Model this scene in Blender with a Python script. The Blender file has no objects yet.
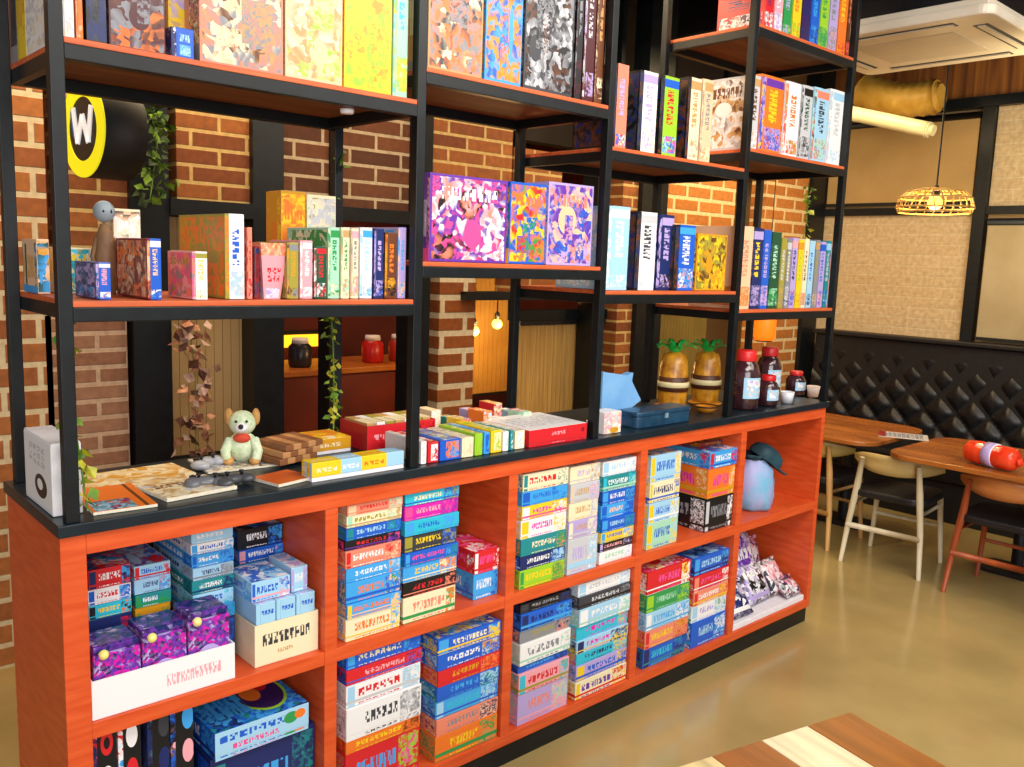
import bpy, bmesh, math, random
from mathutils import Vector, Matrix
PI = math.pi; R = math.radians
random.seed(4)
S = bpy.context.scene; C = S.collection

# ---------------------------------------------------------------- camera
F = 880.4
YAW, PITCH, ROLL = R(42.43), R(-8.01), R(2.02)
CAM = Vector((-0.5917, -2.1566, 1.806))
TT = 1.1585                       # height of the cabinet top
fwd = Vector((math.sin(YAW)*math.cos(PITCH), math.cos(YAW)*math.cos(PITCH), math.sin(PITCH)))
r0 = Vector((math.cos(YAW), -math.sin(YAW), 0)); u0 = r0.cross(fwd)
rr = r0*math.cos(ROLL)+u0*math.sin(ROLL); uu = -r0*math.sin(ROLL)+u0*math.cos(ROLL)
cd = bpy.data.cameras.new('camera'); cam = bpy.data.objects.new('camera', cd); C.objects.link(cam)
m = Matrix((rr, uu, -fwd)).transposed().to_4x4(); m.translation = CAM; cam.matrix_world = m
cd.sensor_fit = 'HORIZONTAL'; cd.sensor_width = 36; cd.lens = 36*F/1024; cd.clip_start = .05
S.camera = cam
# ---------------------------------------------------------------- light
S.view_settings.view_transform = 'Standard'; S.view_settings.look = 'None'
S.view_settings.gamma = 1; S.view_settings.use_curve_mapping = False
S.view_settings.exposure = 0.35
w = bpy.data.worlds.new('world'); S.world = w; w.use_nodes = True
w.node_tree.nodes['Background'].inputs[0].default_value = (.86, .9, 1, 1)
w.node_tree.nodes['Background'].inputs[1].default_value = .30
def lamp(name, kind, loc, e, col=(1,1,1), size=1, size_y=None, target=None, spot=None):
    d = bpy.data.lights.new(name, kind); d.energy = e; d.color = col
    if kind == 'AREA':
        d.size = size
        if size_y: d.shape = 'RECTANGLE'; d.size_y = size_y
    else: d.shadow_soft_size = size
    if spot: d.spot_size = spot; d.spot_blend = .6
    o = bpy.data.objects.new(name, d); C.objects.link(o); o.location = loc
    if target: o.rotation_euler = (Vector(target)-Vector(loc)).to_track_quat('-Z', 'Y').to_euler()
    return o
lamp('front_fill_light', 'AREA', (-1.2, -5.2, 2.6), 165, (1, .97, .93), 4.5, 2.4, (1.4, 0, 1.0))  # unseen fill added behind the camera to light the cabinet front
lamp('overhead_fill_light', 'AREA', (1.6, -1.9, 3.3), 72, (1, .93, .84), 2.4, 1.2, (1.6, -1.0, 0))  # added overhead fill, leaves the tops of the compartments in shadow
lamp('overhead_fill_light', 'AREA', (3.6, -2.4, 3.4), 34, (1, .93, .82), 1.6, 1.6, (4.6, -1.2, 0))  # second added overhead fill, brightens the floor on the right
lamp('passage_light', 'AREA', (1.3, 1.15, 3.2), 48, (1, .75, .45), 3.6, .35, (1.5, 1.6, 0))
lamp('passage_light', 'AREA', (4.6, 1.2, 3.2), 40, (1, .75, .42), 2.4, .35, (4.7, 1.7, 0))
lamp('bench_strip_light', 'AREA', (6.55, -.6, 1.36), 42, (1, .83, .5), .12, 5.0, (6.8, -.6, 1.75))
lamp('far_room_light', 'AREA', (2.3, 3.3, 3.0), 22, (1, .6, .35), 1.2, 1.2, (2.3, 3.9, 0))

# ---------------------------------------------------------------- pixel <-> place
def ray(u, v): return fwd+rr*((u-512)/F)-uu*((v-383.5)/F)
def on_y(u, v, y): d = ray(u, v); return CAM+d*((y-CAM.y)/d.y)
def on_x(u, v, x): d = ray(u, v); return CAM+d*((x-CAM.x)/d.x)
def on_z(u, v, z): d = ray(u, v); return CAM+d*((z-CAM.z)/d.z)
def x_at(u, y, z):
    k = (u-512)/F; a = rr-fwd*k; return CAM.x-((y-CAM.y)*a.y+(z-CAM.z)*a.z)/a.x
def z_at(v, x, y):
    k = (383.5-v)/F; a = uu-fwd*k; return CAM.z-((x-CAM.x)*a.x+(y-CAM.y)*a.y)/a.z

# ---------------------------------------------------------------- colours, materials
def lin(h):
    if isinstance(h, str):
        h = COL.get(h, h); h = [int(h[i:i+2], 16)/255 for i in (0, 2, 4)]
    return tuple(c/12.92 if c < .04 else ((c+.055)/1.055)**2.4 for c in h[:3])+(1,)
COL = dict(red='d8232c', dred='8c1520', pink='f0509a', mag='e020b0', lpink='f2a8b4', sal='ee8a70', org='f07a28', yel='f4cf22',
  cream='f2e6c0', white='f2f2f4', lil='b9a6e0', pur='6a35a8', dpur='38205e', navy='1b2a66', blue='1c5fd0', sky='3fa6ee', lsky='a4d4f2',
  cyan='2cc0dc', teal='1d8c92', green='2f9a50', lime='9cd030', mint='a8dcc0', dgreen='1c5238', olive='a39a3a', brown='6b3a1c',
  tan='c79c62', black='15161a', dgrey='3a3c44', grey='8a8c94', lgrey='c8cad0', mar='501420', gold='d89a20', peach='f6c8a0')
def newmat(name):
    mt = bpy.data.materials.new(name); mt.use_nodes = True
    nt = mt.node_tree; return mt, nt, nt.nodes, nt.links, nt.nodes['Principled BSDF']
def noisy(name, c1, c2, scale=8, rough=.6, bump=0, metal=0, stretch=(1,1,1), spec=.5, detail=4):
    mt, nt, N, L, b = newmat(name)
    tc = N.new('ShaderNodeTexCoord'); mp = N.new('ShaderNodeMapping'); mp.inputs['Scale'].default_value = stretch
    no = N.new('ShaderNodeTexNoise'); no.inputs['Scale'].default_value = scale; no.inputs['Detail'].default_value = detail
    cr = N.new('ShaderNodeValToRGB'); cr.color_ramp.elements[0].color = lin(c1); cr.color_ramp.elements[1].color = lin(c2)
    cr.color_ramp.elements[0].position = .32; cr.color_ramp.elements[1].position = .68
    L.new(tc.outputs['Object'], mp.inputs[0]); L.new(mp.outputs[0], no.inputs[0]); L.new(no.outputs[0], cr.inputs[0])
    L.new(cr.outputs[0], b.inputs['Base Color']); b.inputs['Roughness'].default_value = rough; b.inputs['Metallic'].default_value = metal
    b.inputs['Specular IOR Level'].default_value = spec
    if bump:
        bp = N.new('ShaderNodeBump'); bp.inputs['Strength'].default_value = bump; bp.inputs['Distance'].default_value = .01
        L.new(no.outputs[0], bp.inputs['Height']); L.new(bp.outputs[0], b.inputs['Normal'])
    return mt
def emis(name, col, e):
    mt, nt, N, L, b = newmat(name); b.inputs['Base Color'].default_value = lin(col)
    b.inputs['Emission Color'].default_value = lin(col); b.inputs['Emission Strength'].default_value = e; return mt
def glass(name, col, rough=.05, tr=.85):
    mt, nt, N, L, b = newmat(name); b.inputs['Base Color'].default_value = lin(col); b.inputs['Transmission Weight'].default_value = tr
    b.inputs['Roughness'].default_value = rough; return mt
def brick(name, c1, c2, mortar, bw=.24, bh=.085, ms=.009, rough=.8, warp=(1,1)):
    mt, nt, N, L, b = newmat(name)
    tc = N.new('ShaderNodeTexCoord'); br = N.new('ShaderNodeTexBrick')
    br.inputs['Scale'].default_value = 1; br.inputs['Brick Width'].default_value = bw; br.inputs['Row Height'].default_value = bh
    br.inputs['Mortar Size'].default_value = ms; br.inputs['Mortar Smooth'].default_value = .3
    br.inputs['Color1'].default_value = lin(c1); br.inputs['Color2'].default_value = lin(c2); br.inputs['Mortar'].default_value = lin(mortar)
    L.new(tc.outputs['UV'], br.inputs[0])
    no = N.new('ShaderNodeTexNoise'); no.inputs['Scale'].default_value = 30
    mx = N.new('ShaderNodeMix'); mx.data_type = 'RGBA'; mx.blend_type = 'OVERLAY'; mx.inputs[0].default_value = .45
    L.new(tc.outputs['Object'], no.inputs[0]); L.new(br.outputs[0], mx.inputs[6]); L.new(no.outputs[0], mx.inputs[7])
    L.new(mx.outputs[2], b.inputs['Base Color']); b.inputs['Roughness'].default_value = rough
    bp = N.new('ShaderNodeBump'); bp.inputs['Strength'].default_value = .6; bp.inputs['Distance'].default_value = .008; bp.invert = True
    L.new(br.outputs['Fac'], bp.inputs['Height']); L.new(bp.outputs[0], b.inputs['Normal'])
    return mt

# node groups used by the printed packaging
def grp(name, ins, build):
    g = bpy.data.node_groups.new(name, 'ShaderNodeTree')
    g.interface.new_socket('UV', in_out='INPUT', socket_type='NodeSocketVector')
    for i in ins: g.interface.new_socket(i, in_out='INPUT', socket_type='NodeSocketFloat')
    g.interface.new_socket('Mask', in_out='OUTPUT', socket_type='NodeSocketFloat')
    gi = g.nodes.new('NodeGroupInput'); go = g.nodes.new('NodeGroupOutput')
    def M(op, a, b=None, c=None):
        n = g.nodes.new('ShaderNodeMath'); n.operation = op
        for k, x in enumerate((a, b, c)):
            if x is None: continue
            if isinstance(x, (int, float)): n.inputs[k].default_value = x
            else: g.links.new(x, n.inputs[k])
        return n.outputs[0]
    sp = g.nodes.new('ShaderNodeSeparateXYZ'); g.links.new(gi.outputs['UV'], sp.inputs[0])
    g.links.new(build(g, gi, M, sp.outputs[0], sp.outputs[1]), go.inputs['Mask']); return g
def _rect(g, gi, M, u, v):
    o = gi.outputs
    a = M('MULTIPLY', M('GREATER_THAN', u, o['a']), M('LESS_THAN', u, o['c']))
    return M('MULTIPLY', a, M('MULTIPLY', M('GREATER_THAN', v, o['b']), M('LESS_THAN', v, o['d'])))
def _ell(g, gi, M, u, v):
    o = gi.outputs
    x = M('DIVIDE', M('SUBTRACT', u, o['a']), o['c']); y = M('DIVIDE', M('SUBTRACT', v, o['b']), o['d'])
    return M('LESS_THAN', M('ADD', M('MULTIPLY', x, x), M('MULTIPLY', y, y)), 1)
def _gly(g, gi, M, u, v):
    o = gi.outputs
    s = M('DIVIDE', M('SUBTRACT', u, o['a']), M('SUBTRACT', o['c'], o['a']))
    t = M('DIVIDE', M('SUBTRACT', v, o['b']), M('SUBTRACT', o['d'], o['b']))
    ins = M('MULTIPLY', M('MULTIPLY', M('GREATER_THAN', s, 0), M('LESS_THAN', s, 1)), M('MULTIPLY', M('GREATER_THAN', t, 0), M('LESS_THAN', t, 1)))
    sn = M('MULTIPLY', s, o['n']); tn = M('MULTIPLY', t, o['rows'])
    ls = M('MULTIPLY', M('LESS_THAN', M('FRACT', sn), .78), M('LESS_THAN', M('FRACT', tn), .8))
    cx = g.nodes.new('ShaderNodeCombineXYZ')
    g.links.new(M('FLOOR', M('MULTIPLY', sn, 4)), cx.inputs[0]); g.links.new(M('FLOOR', M('MULTIPLY', tn, 4)), cx.inputs[1]); g.links.new(o['seed'], cx.inputs[2])
    wn = g.nodes.new('ShaderNodeTexWhiteNoise'); g.links.new(cx.outputs[0], wn.inputs[0])
    return M('MULTIPLY', M('MULTIPLY', ins, ls), M('GREATER_THAN', wn.outputs[0], .33))
G = dict(r=grp('patch', 'abcd', _rect), e=grp('disc', 'abcd', _ell), g=grp('lettering', ['a','b','c','d','n','rows','seed'], _gly))

ART = {}
def art(base, layers=(), rough=.35, name='printed_card'):
    """base: colour or ('m', scale, [colours]); layers: ('r'|'e', a,b,c,d, col) / ('g', a,b,c,d, n, rows, col) / ('m', a,b,c,d, scale, cols)"""
    key = repr((base, layers, rough))
    if key in ART: return ART[key]
    mt, nt, N, L, b = newmat(name); ART[key] = mt
    tc = N.new('ShaderNodeTexCoord')
    def mosaic(scale, cols):
        def nz(sc, det):
            no = N.new('ShaderNodeTexNoise'); no.inputs['Scale'].default_value = sc; no.inputs['Detail'].default_value = det
            L.new(tc.outputs['Object'], no.inputs[0]); return no
        no = nz(scale*.8, 2)
        vm = N.new('ShaderNodeVectorMath'); vm.operation = 'MULTIPLY_ADD'; vm.inputs[1].default_value = (1.6/scale,)*3
        L.new(no.outputs['Color'], vm.inputs[0]); L.new(tc.outputs['Object'], vm.inputs[2])
        vo = N.new('ShaderNodeTexVoronoi'); vo.inputs['Scale'].default_value = scale*2.2; L.new(vm.outputs[0], vo.inputs[0])
        sp = N.new('ShaderNodeSeparateColor'); L.new(vo.outputs['Color'], sp.inputs[0])
        lo = nz(scale*.35, 1); off = len(ART)*.37
        m1 = N.new('ShaderNodeMath'); m1.operation = 'MULTIPLY_ADD'; m1.inputs[1].default_value = 2.0; m1.inputs[2].default_value = -1.0+off
        L.new(lo.outputs[0], m1.inputs[0])
        m2 = N.new('ShaderNodeMath'); m2.operation = 'MULTIPLY_ADD'; m2.inputs[1].default_value = .6; L.new(sp.outputs[0], m2.inputs[0]); L.new(m1.outputs[0], m2.inputs[2])
        fr = N.new('ShaderNodeMath'); fr.operation = 'FRACT'; L.new(m2.outputs[0], fr.inputs[0])
        cr = N.new('ShaderNodeValToRGB'); cr.color_ramp.interpolation = 'EASE'; cols = list(cols)+[cols[0]]
        while len(cr.color_ramp.elements) < len(cols): cr.color_ramp.elements.new(.5)
        for i, c in enumerate(cols):
            cr.color_ramp.elements[i].position = i/(len(cols)-1); cr.color_ramp.elements[i].color = lin(c)
        L.new(fr.outputs[0], cr.inputs[0]); return cr.outputs[0]
    def put(inp, c):
        if isinstance(c, bpy.types.NodeSocket): L.new(c, inp)
        else: inp.default_value = lin(c)
    cur = mosaic(base[1], base[2]) if isinstance(base, tuple) else base
    for ly in layers:
        k = ly[0]; g = N.new('ShaderNodeGroup'); g.node_tree = G['r' if k == 'm' else k]
        L.new(tc.outputs['UV'], g.inputs['UV'])
        for i, s in enumerate('abcd'): g.inputs[s].default_value = ly[1+i]
        if k == 'g': g.inputs['n'].default_value = ly[5]; g.inputs['rows'].default_value = ly[6]; g.inputs['seed'].default_value = len(ART)*1.7; col = ly[7]
        elif k == 'm': col = mosaic(ly[5], ly[6])
        else: col = ly[5]
        mx = N.new('ShaderNodeMix'); mx.data_type = 'RGBA'; L.new(g.outputs[0], mx.inputs[0]); put(mx.inputs[6], cur); put(mx.inputs[7], col); cur = mx.outputs[2]
    put(b.inputs['Base Color'], cur); b.inputs['Roughness'].default_value = rough
    return mt
rnd = random.Random(11)
def spine(pal):
    """a lying box's printed side: base, title, picture end"""
    p = pal.split(); base = p[0]; txt = p[1]; rest = p[2:] or [p[1]]
    a = rnd.uniform(.12, .25); c = rnd.uniform(.62, .8); L = []
    L.append(('m', c+.02, .06, .98, .94, rnd.choice((45, 60, 80)), tuple(rest+[base])))
    if rnd.random() < .6: L.append(('r', .02, .1, a*.7, .9, rest[0]))
    if rnd.random() < .5: L.append(('r', 0, 0, 1, rnd.uniform(.08, .2), rest[-1]))
    L.append(('g', a, .28, c, .8, rnd.randint(6, 10), 1, txt))
    return art(base, tuple(L))
def vspine(pal):
    p = pal.split(); base = p[0]; txt = p[1]; rest = p[2:] or [p[1]]
    L = [('m', .05, .04, .95, rnd.uniform(.16, .34), 50, tuple(rest+[base]))]
    if rnd.random() < .6: L.append(('r', 0, .86, 1, .96, rest[0]))
    L.append(('g', .22, .4, .8, .84, 1, rnd.randint(6, 9), txt))
    return art(base, tuple(L))
def cover(pal, scale=22, title=True):
    p = pal.split(); L = [('r', .0, .0, 1, .03, p[0]), ('r', 0, .97, 1, 1, p[0]), ('r', 0, 0, .03, 1, p[0]), ('r', .97, 0, 1, 1, p[0])]
    for q in range(rnd.randint(1, 3)):
        cx, cy = rnd.uniform(.2, .8), rnd.uniform(.15, .6); a, b = rnd.uniform(.06, .2), rnd.uniform(.08, .2)
        L.append(('m', cx-a, max(.04, cy-b), cx+a, cy+b, 60, tuple(rnd.sample(p, min(3, len(p))))) if q else ('e', cx, cy, a, b, rnd.choice(p)))
    if title: L.append(('g', .12, .72, .88, .9, rnd.randint(5, 8), 1, p[1]))
    return art(('m', scale, tuple(p)), tuple(L))

# ---------------------------------------------------------------- mesh helpers
class MB:
    def __init__(s): s.v = []; s.f = []; s.mi = []; s.uv = []; s.sm = []
    def quad(s, pts, mi=0, uv=((0,0),(1,0),(1,1),(0,1)), sm=False):
        n = len(s.v); s.v += [tuple(p) for p in pts]; s.f.append(tuple(range(n, n+len(pts)))); s.mi.append(mi); s.uv.append(uv[:len(pts)]); s.sm.append(sm)
    def box(s, a, b, mats=(0,)*6, metric=False):
        """faces: front(-y) right(+x) back left(-x) top bottom"""
        x0, y0, z0 = a; x1, y1, z1 = b
        F_ = [((x0,y0,z0),(x1,y0,z0),(x1,y0,z1),(x0,y0,z1)), ((x1,y0,z0),(x1,y1,z0),(x1,y1,z1),(x1,y0,z1)),
              ((x1,y1,z0),(x0,y1,z0),(x0,y1,z1),(x1,y1,z1)), ((x0,y1,z0),(x0,y0,z0),(x0,y0,z1),(x0,y1,z1)),
              ((x0,y0,z1),(x1,y0,z1),(x1,y1,z1),(x0,y1,z1)), ((x0,y1,z0),(x1,y1,z0),(x1,y0,z0),(x0,y0,z0))]
        D = [((x0,z0),(x1,z0),(x1,z1),(x0,z1)), ((y0,z0),(y1,z0),(y1,z1),(y0,z1)), ((-x1,z0),(-x0,z0),(-x0,z1),(-x1,z1)), ((-y1,z0),(-y0,z0),(-y0,z1),(-y1,z1)),
             ((x0,y0),(x1,y0),(x1,y1),(x0,y1)), ((x0,y1),(x1,y1),(x1,y0),(x0,y0))]
        for i in range(6): s.quad(F_[i], mats[i], D[i] if metric else ((0,0),(1,0),(1,1),(0,1)))
        return s
    def prism(s, poly, h0, h1, axis='z', mi=0, sm=False):
        """extrude a CCW polygon of (a,b) along an axis"""
        def P(a, b, h): return {'z': (a, b, h), 'y': (a, h, b), 'x': (h, a, b)}[axis]
        n = len(poly); flip = axis == 'y'
        def add(pts):
            s.quad(pts[::-1] if flip else pts, mi, tuple((p[0], p[2]) for p in pts), False)
        add([P(a, b, h1) for a, b in poly]); add([P(a, b, h0) for a, b in poly][::-1])
        for i in range(n):
            j = (i+1) % n; add([P(*poly[i], h0), P(*poly[j], h0), P(*poly[j], h1), P(*poly[i], h1)]); s.sm[-1] = sm
        return s
    def lathe(s, prof, n=24, c=(0,0,0), mi=0, sx=1, sy=1, bump=None):
        for i in range(n):
            a, b = 2*PI*i/n, 2*PI*(i+1)/n
            for j in range(len(prof)-1):
                (r1, z1), (r2, z2) = prof[j], prof[j+1]; pts = []
                for rad, ang, z in ((r1, a, z1), (r1, b, z1), (r2, b, z2), (r2, a, z2)):
                    k = bump(ang, z) if bump else 1
                    p = (c[0]+rad*k*sx*math.cos(ang), c[1]+rad*k*sy*math.sin(ang), c[2]+z)
                    if p not in pts: pts.append(p)
                if len(pts) > 2: s.quad(pts, mi, ((i/n, j/len(prof)), ((i+1)/n, j/len(prof)), ((i+1)/n, (j+1)/len(prof)), (i/n, (j+1)/len(prof))), True)
        return s
    def tube(s, pts, rad, n=8, mi=0, caps=True):
        pts = [Vector(p) for p in pts]; rad = rad if isinstance(rad, (list, tuple)) else [rad]*len(pts); rings = []
        for i, p in enumerate(pts):
            t = (pts[min(i+1, len(pts)-1)]-pts[max(i-1, 0)]).normalized()
            a = t.cross(Vector((0,0,1)) if abs(t.z) < .9 else Vector((1,0,0))).normalized(); b = t.cross(a)
            rings.append([p+(a*math.cos(2*PI*k/n)+b*math.sin(2*PI*k/n))*rad[i] for k in range(n)])
        for i in range(len(rings)-1):
            for k in range(n):
                l = (k+1) % n; s.quad([rings[i][k], rings[i+1][k], rings[i+1][l], rings[i][l]][::-1], mi, sm=True)
        if caps:
            s.quad(rings[0], mi, tuple((0,0) for _ in range(n))); s.quad(rings[-1][::-1], mi, tuple((0,0) for _ in range(n)))
        return s
    def ball(s, c, r, n=14, mi=0, sc=(1,1,1)):
        prof = [(r*math.sin(PI*k/n)*1., -r*math.cos(PI*k/n)*sc[2]) for k in range(n+1)]
        prof[0] = (0, prof[0][1]); prof[-1] = (0, prof[-1][1])
        return s.lathe(prof, n+2, c, mi, sc[0], sc[1])
    def build(s, name, mats, parent=None, bevel=0, loc=None, weld=True):
        me = bpy.data.meshes.new(name); me.from_pydata(s.v, [], s.f)
        ul = me.uv_layers.new(name='UVMap'); k = 0
        for p, u, mi, sm in zip(me.polygons, s.uv, s.mi, s.sm):
            p.material_index = mi; p.use_smooth = sm
            for i, li in enumerate(p.loop_indices): ul.data[li].uv = u[i % len(u)]
        for mt in (mats if isinstance(mats, (list, tuple)) else [mats]): me.materials.append(mt)
        if weld:
            bm = bmesh.new(); bm.from_mesh(me); bmesh.ops.remove_doubles(bm, verts=bm.verts, dist=1e-5); bm.to_mesh(me); bm.free()
        o = bpy.data.objects.new(name, me); C.objects.link(o)
        if parent: o.parent = parent
        if loc: o.location = loc
        if bevel:
            b = o.modifiers.new('bevel', 'BEVEL'); b.width = bevel; b.segments = 2; b.limit_method = 'ANGLE'; b.angle_limit = R(50)
        return o
def thing(name, label, cat, loc=(0,0,0), rz=0, group=None):
    o = bpy.data.objects.new(name, None); C.objects.link(o); o.empty_display_size = .05
    o.location = loc; o.rotation_euler = (0, 0, rz); return tag(o, label, cat, group)
def tag(o, label, cat, group=None):
    o['label'] = label; o['category'] = cat
    if group: o['group'] = group
    return o
def struct(o): o['kind'] = 'structure'; return o

# ---------------------------------------------------------------- base materials
STEEL = noisy('painted_steel', '05090c', '0e161b', 20, .42, spec=.4)
ORANGE = noisy('orange_stained_wood', 'd04a1c', 'e2602e', 9, .38, .04, stretch=(.6, 1, 6))
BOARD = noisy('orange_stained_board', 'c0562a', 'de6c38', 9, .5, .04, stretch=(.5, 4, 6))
UNDER = noisy('brown_board_underside', '5e3214', '7c4a20', 7, .6, .05, stretch=(.5, 4, 6))  # darker brown than the board tops and edges
DWOOD = noisy('shaded_back_panel', '601c12', '7c2816', 6, .5, .03, stretch=(1, 1, 5))  # maroon darkened to carry the recess shade in its colour
KRAFT = noisy('raw_card', 'd9c7a0', 'e4d6b4', 30, .8)
WCARD = noisy('white_card', 'e8e6ec', 'f4f2f6', 30, .6)
PAGES = noisy('paper_pages', 'd8d0b8', 'f0e8d4', 200, .8, stretch=(6, .2, .2))
LEAF = noisy('leaf_green', '3a6a1c', '7fa22c', 30, .5)
LEAF2 = noisy('yellowed_leaf', 'a8a82c', 'd0c83a', 30, .5)
DRYLEAF = noisy('dried_leaf', '8a4a3a', 'd9a07c', 30, .6)
BLACK = noisy('matt_black', '0c0c0e', '17171a', 20, .5)
LEATHER = noisy('black_leather', '06070a', '101218', 40, .38, .15, spec=.45)
OAK = noisy('oak_wood', 'b98a50', 'd6ab6c', 12, .4, .05, stretch=(1, 1, .15))
PALEWOOD = noisy('pale_ash_wood', 'c4b898', 'e0d6b8', 12, .45, .05, stretch=(1, 1, .15))
REDWOOD = noisy('red_brown_wood', '8a3c1a', 'b4562a', 12, .4, .05, stretch=(1, 1, .2))
TABLE = noisy('table_top_wood', '8a4a1e', 'b8702e', 10, .25, .03, stretch=(1, .2, 1))

# ================================================================ SETTING
fl = noisy('polished_concrete', '9c8856', 'b8a068', 1.6, .15, .02, detail=8, spec=.6)
struct(MB().box((-5, -6, -.1), (7.2, 4.6, 0)).build('floor', fl))
ceil = noisy('dark_ceiling_boards', '1c120a', '33200f', 5, .7, .1, stretch=(.3, 3, 1))
struct(MB().box((-1.5, -3.2, 3.75), (7.2, 4.6, 3.85)).build('ceiling', ceil))
XR = 6.8; YB = 1.9
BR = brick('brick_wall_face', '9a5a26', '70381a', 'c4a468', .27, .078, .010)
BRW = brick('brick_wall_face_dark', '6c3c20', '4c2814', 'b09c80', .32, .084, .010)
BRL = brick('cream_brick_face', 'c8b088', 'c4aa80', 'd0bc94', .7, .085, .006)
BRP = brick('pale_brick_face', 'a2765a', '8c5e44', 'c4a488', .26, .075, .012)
PLAS = noisy('dark_plaster', '241a12', '30241a', 4, .8)
TANW = noisy('tan_plaster', 'a88a5c', 'b49668', 2, .8)
# right-hand wall
struct(MB().box((XR, -5, 0), (XR+.15, 4.6, 3.75)).build('wall_right', TANW))
def wallx(u0_, v0_, u1_, v1_):
    a = on_x(u0_, v0_, XR); b = on_x(u1_, v1_, XR); return a, b
BARM = STEEL
ntrim = [0]
def trim(a, b, mat=None, bevel=0):
    ntrim[0] += 1; a = tuple(a); b = tuple(b)
    lo = tuple(min(p, q) for p, q in zip(a, b)); hi = tuple(max(p, q) for p, q in zip(a, b))
    return struct(MB().box(lo, hi, metric=True).build('trim_%d' % ntrim[0], mat or STEEL, bevel=bevel))
ybar = on_x(984, 200, XR).y
z_mid = on_x(900, 212, XR).z; z_top = on_x(980, 104, XR).z
trim((XR-.07, -5, z_mid-.03), (XR, YB, z_mid+.03)); trim((XR-.1, -5, z_top-.04), (XR, YB, z_top+.04))
trim((XR-.08, ybar-.045, 1.2), (XR-.0, ybar+.045, z_top-.04))
# brick infill low-left, upper-right ; wood planks above the top bar
struct(MB().box((XR-.03, ybar+.05, 1.15), (XR, YB, z_mid-.03), metric=True).build('wall_right', BRL))
struct(MB().box((XR-.03, -5, z_mid+.03), (XR, ybar-.05, z_top-.04), metric=True).build('wall_right', BRL))
PLK = noisy('stained_planks', '5c3010', '9a6020', 5, .6, .1, stretch=(1, 5, .3))
struct(MB().box((XR-.06, -5, z_top+.04), (XR, YB, 3.75), metric=True).build('wall_right', PLK))
# roller blinds
blm = noisy('blind_fabric', 'a5936c', 'b5a480', 3, .8); blm2 = noisy('tan_blind_fabric', 'ae8c54', 'bc9a60', 3, .8)
def roller(name, y0, y1, z0, z1, mt, label):
    t = thing(name, label, 'blind', (XR-.05, (y0+y1)/2, z0))
    h = z1-z0; wd = (y1-y0)/2
    MB().box((-.004, -wd, .02), (.004, wd, h-.05)).build('blind_fabric', mt, t)
    MB().box((-.012, -wd, 0), (.012, wd, .025)).build('bottom_rail', BLACK, t)
    MB().tube([(0, -wd, h-.03), (0, wd, h-.03)], .028, 12).build('roller_tube', BLACK, t)
roller('roller_blind', -1.6, ybar-.07, 1.31, z_mid-.06, blm, 'greyish beige roller blind lowered to the bench, right of the upright bar')
roller('roller_blind', ybar+.07, YB-.05, z_mid+.05, z_top-.06, blm2, 'tan roller blind above the dark rail, behind the pendant lamp')

# back wall of piers and openings behind the rack (plane YB), all full thickness
npier = [0]
struct(MB().box((-5, YB+.5, 2.62), (XR, YB+.62, 3.75)).build('wall_back', PLAS))
def pier(ua, ub, va, vb, mat, y=YB, th=.14):
    a = on_y(ua, (va+vb)/2, y); b = on_y(ub, (va+vb)/2, y)
    mid = (ua+ub)/2
    z1 = on_y(mid, va, y).z if va > 0 else 3.75; z0 = on_y(mid, vb, y).z if vb < 760 else 0
    npier[0] += 1
    return struct(MB().box((a.x, y, max(z0, 0)), (b.x, y+th, min(z1, 3.75)), metric=True).build('wall_back', mat))
BIG = 900
pier(-260, 56, 0, BIG, BRL if 0 else brick('lighter_brick_face', 'b06c34', '94532a', 'd8c49c', .28, .1, .014))  # leftmost pier in a lighter brick tone with pale mortar
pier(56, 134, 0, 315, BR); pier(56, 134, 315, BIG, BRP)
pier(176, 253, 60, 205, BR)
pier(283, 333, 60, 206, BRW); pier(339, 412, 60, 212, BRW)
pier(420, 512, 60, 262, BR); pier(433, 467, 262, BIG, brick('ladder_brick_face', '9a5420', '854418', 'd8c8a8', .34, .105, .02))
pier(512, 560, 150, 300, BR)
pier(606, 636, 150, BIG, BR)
pier(663, 735, 176, 240, brick('bright_brick_face', 'c8803a', 'b06a28', 'e8cc94', .30, .1, .016)); pier(741, 803, 172, BIG, brick('amber_brick_face', 'c8803a', 'b26a2a', 'e8cc94', .30, .1, .016))  # bright amber brick tones with pale mortar
# black columns and cross beams standing proud of the bricks
def col(ua, ub, va=-1, vb=BIG, y=YB-.04, th=.14):
    vm = 300; a = on_y(ua, vm, y).x; b = on_y(ub, vm, y).x
    z1 = 3.75 if va < 0 else on_y((ua+ub)/2, va, y).z; z0 = 0 if vb >= 760 else on_y((ua+ub)/2, vb, y).z
    trim((a, y, z0), (b, y+th, z1))
col(133, 171); col(254, 284); col(332, 340); col(411, 430); col(804, 818)
col(637, 662); col(593, 604)
def beam(ua, ub, v, h=.07, y=YB-.06):
    a = on_y(ua, v, y); b = on_y(ub, v, y); z = (a.z+b.z)/2; trim((a.x, y, z-h/2), (b.x, y+.1, z+h/2))
beam(171, 254, 209); beam(284, 411, 214); beam(467, 600, 296, .05); beam(661, 735, 245, .05)
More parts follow.
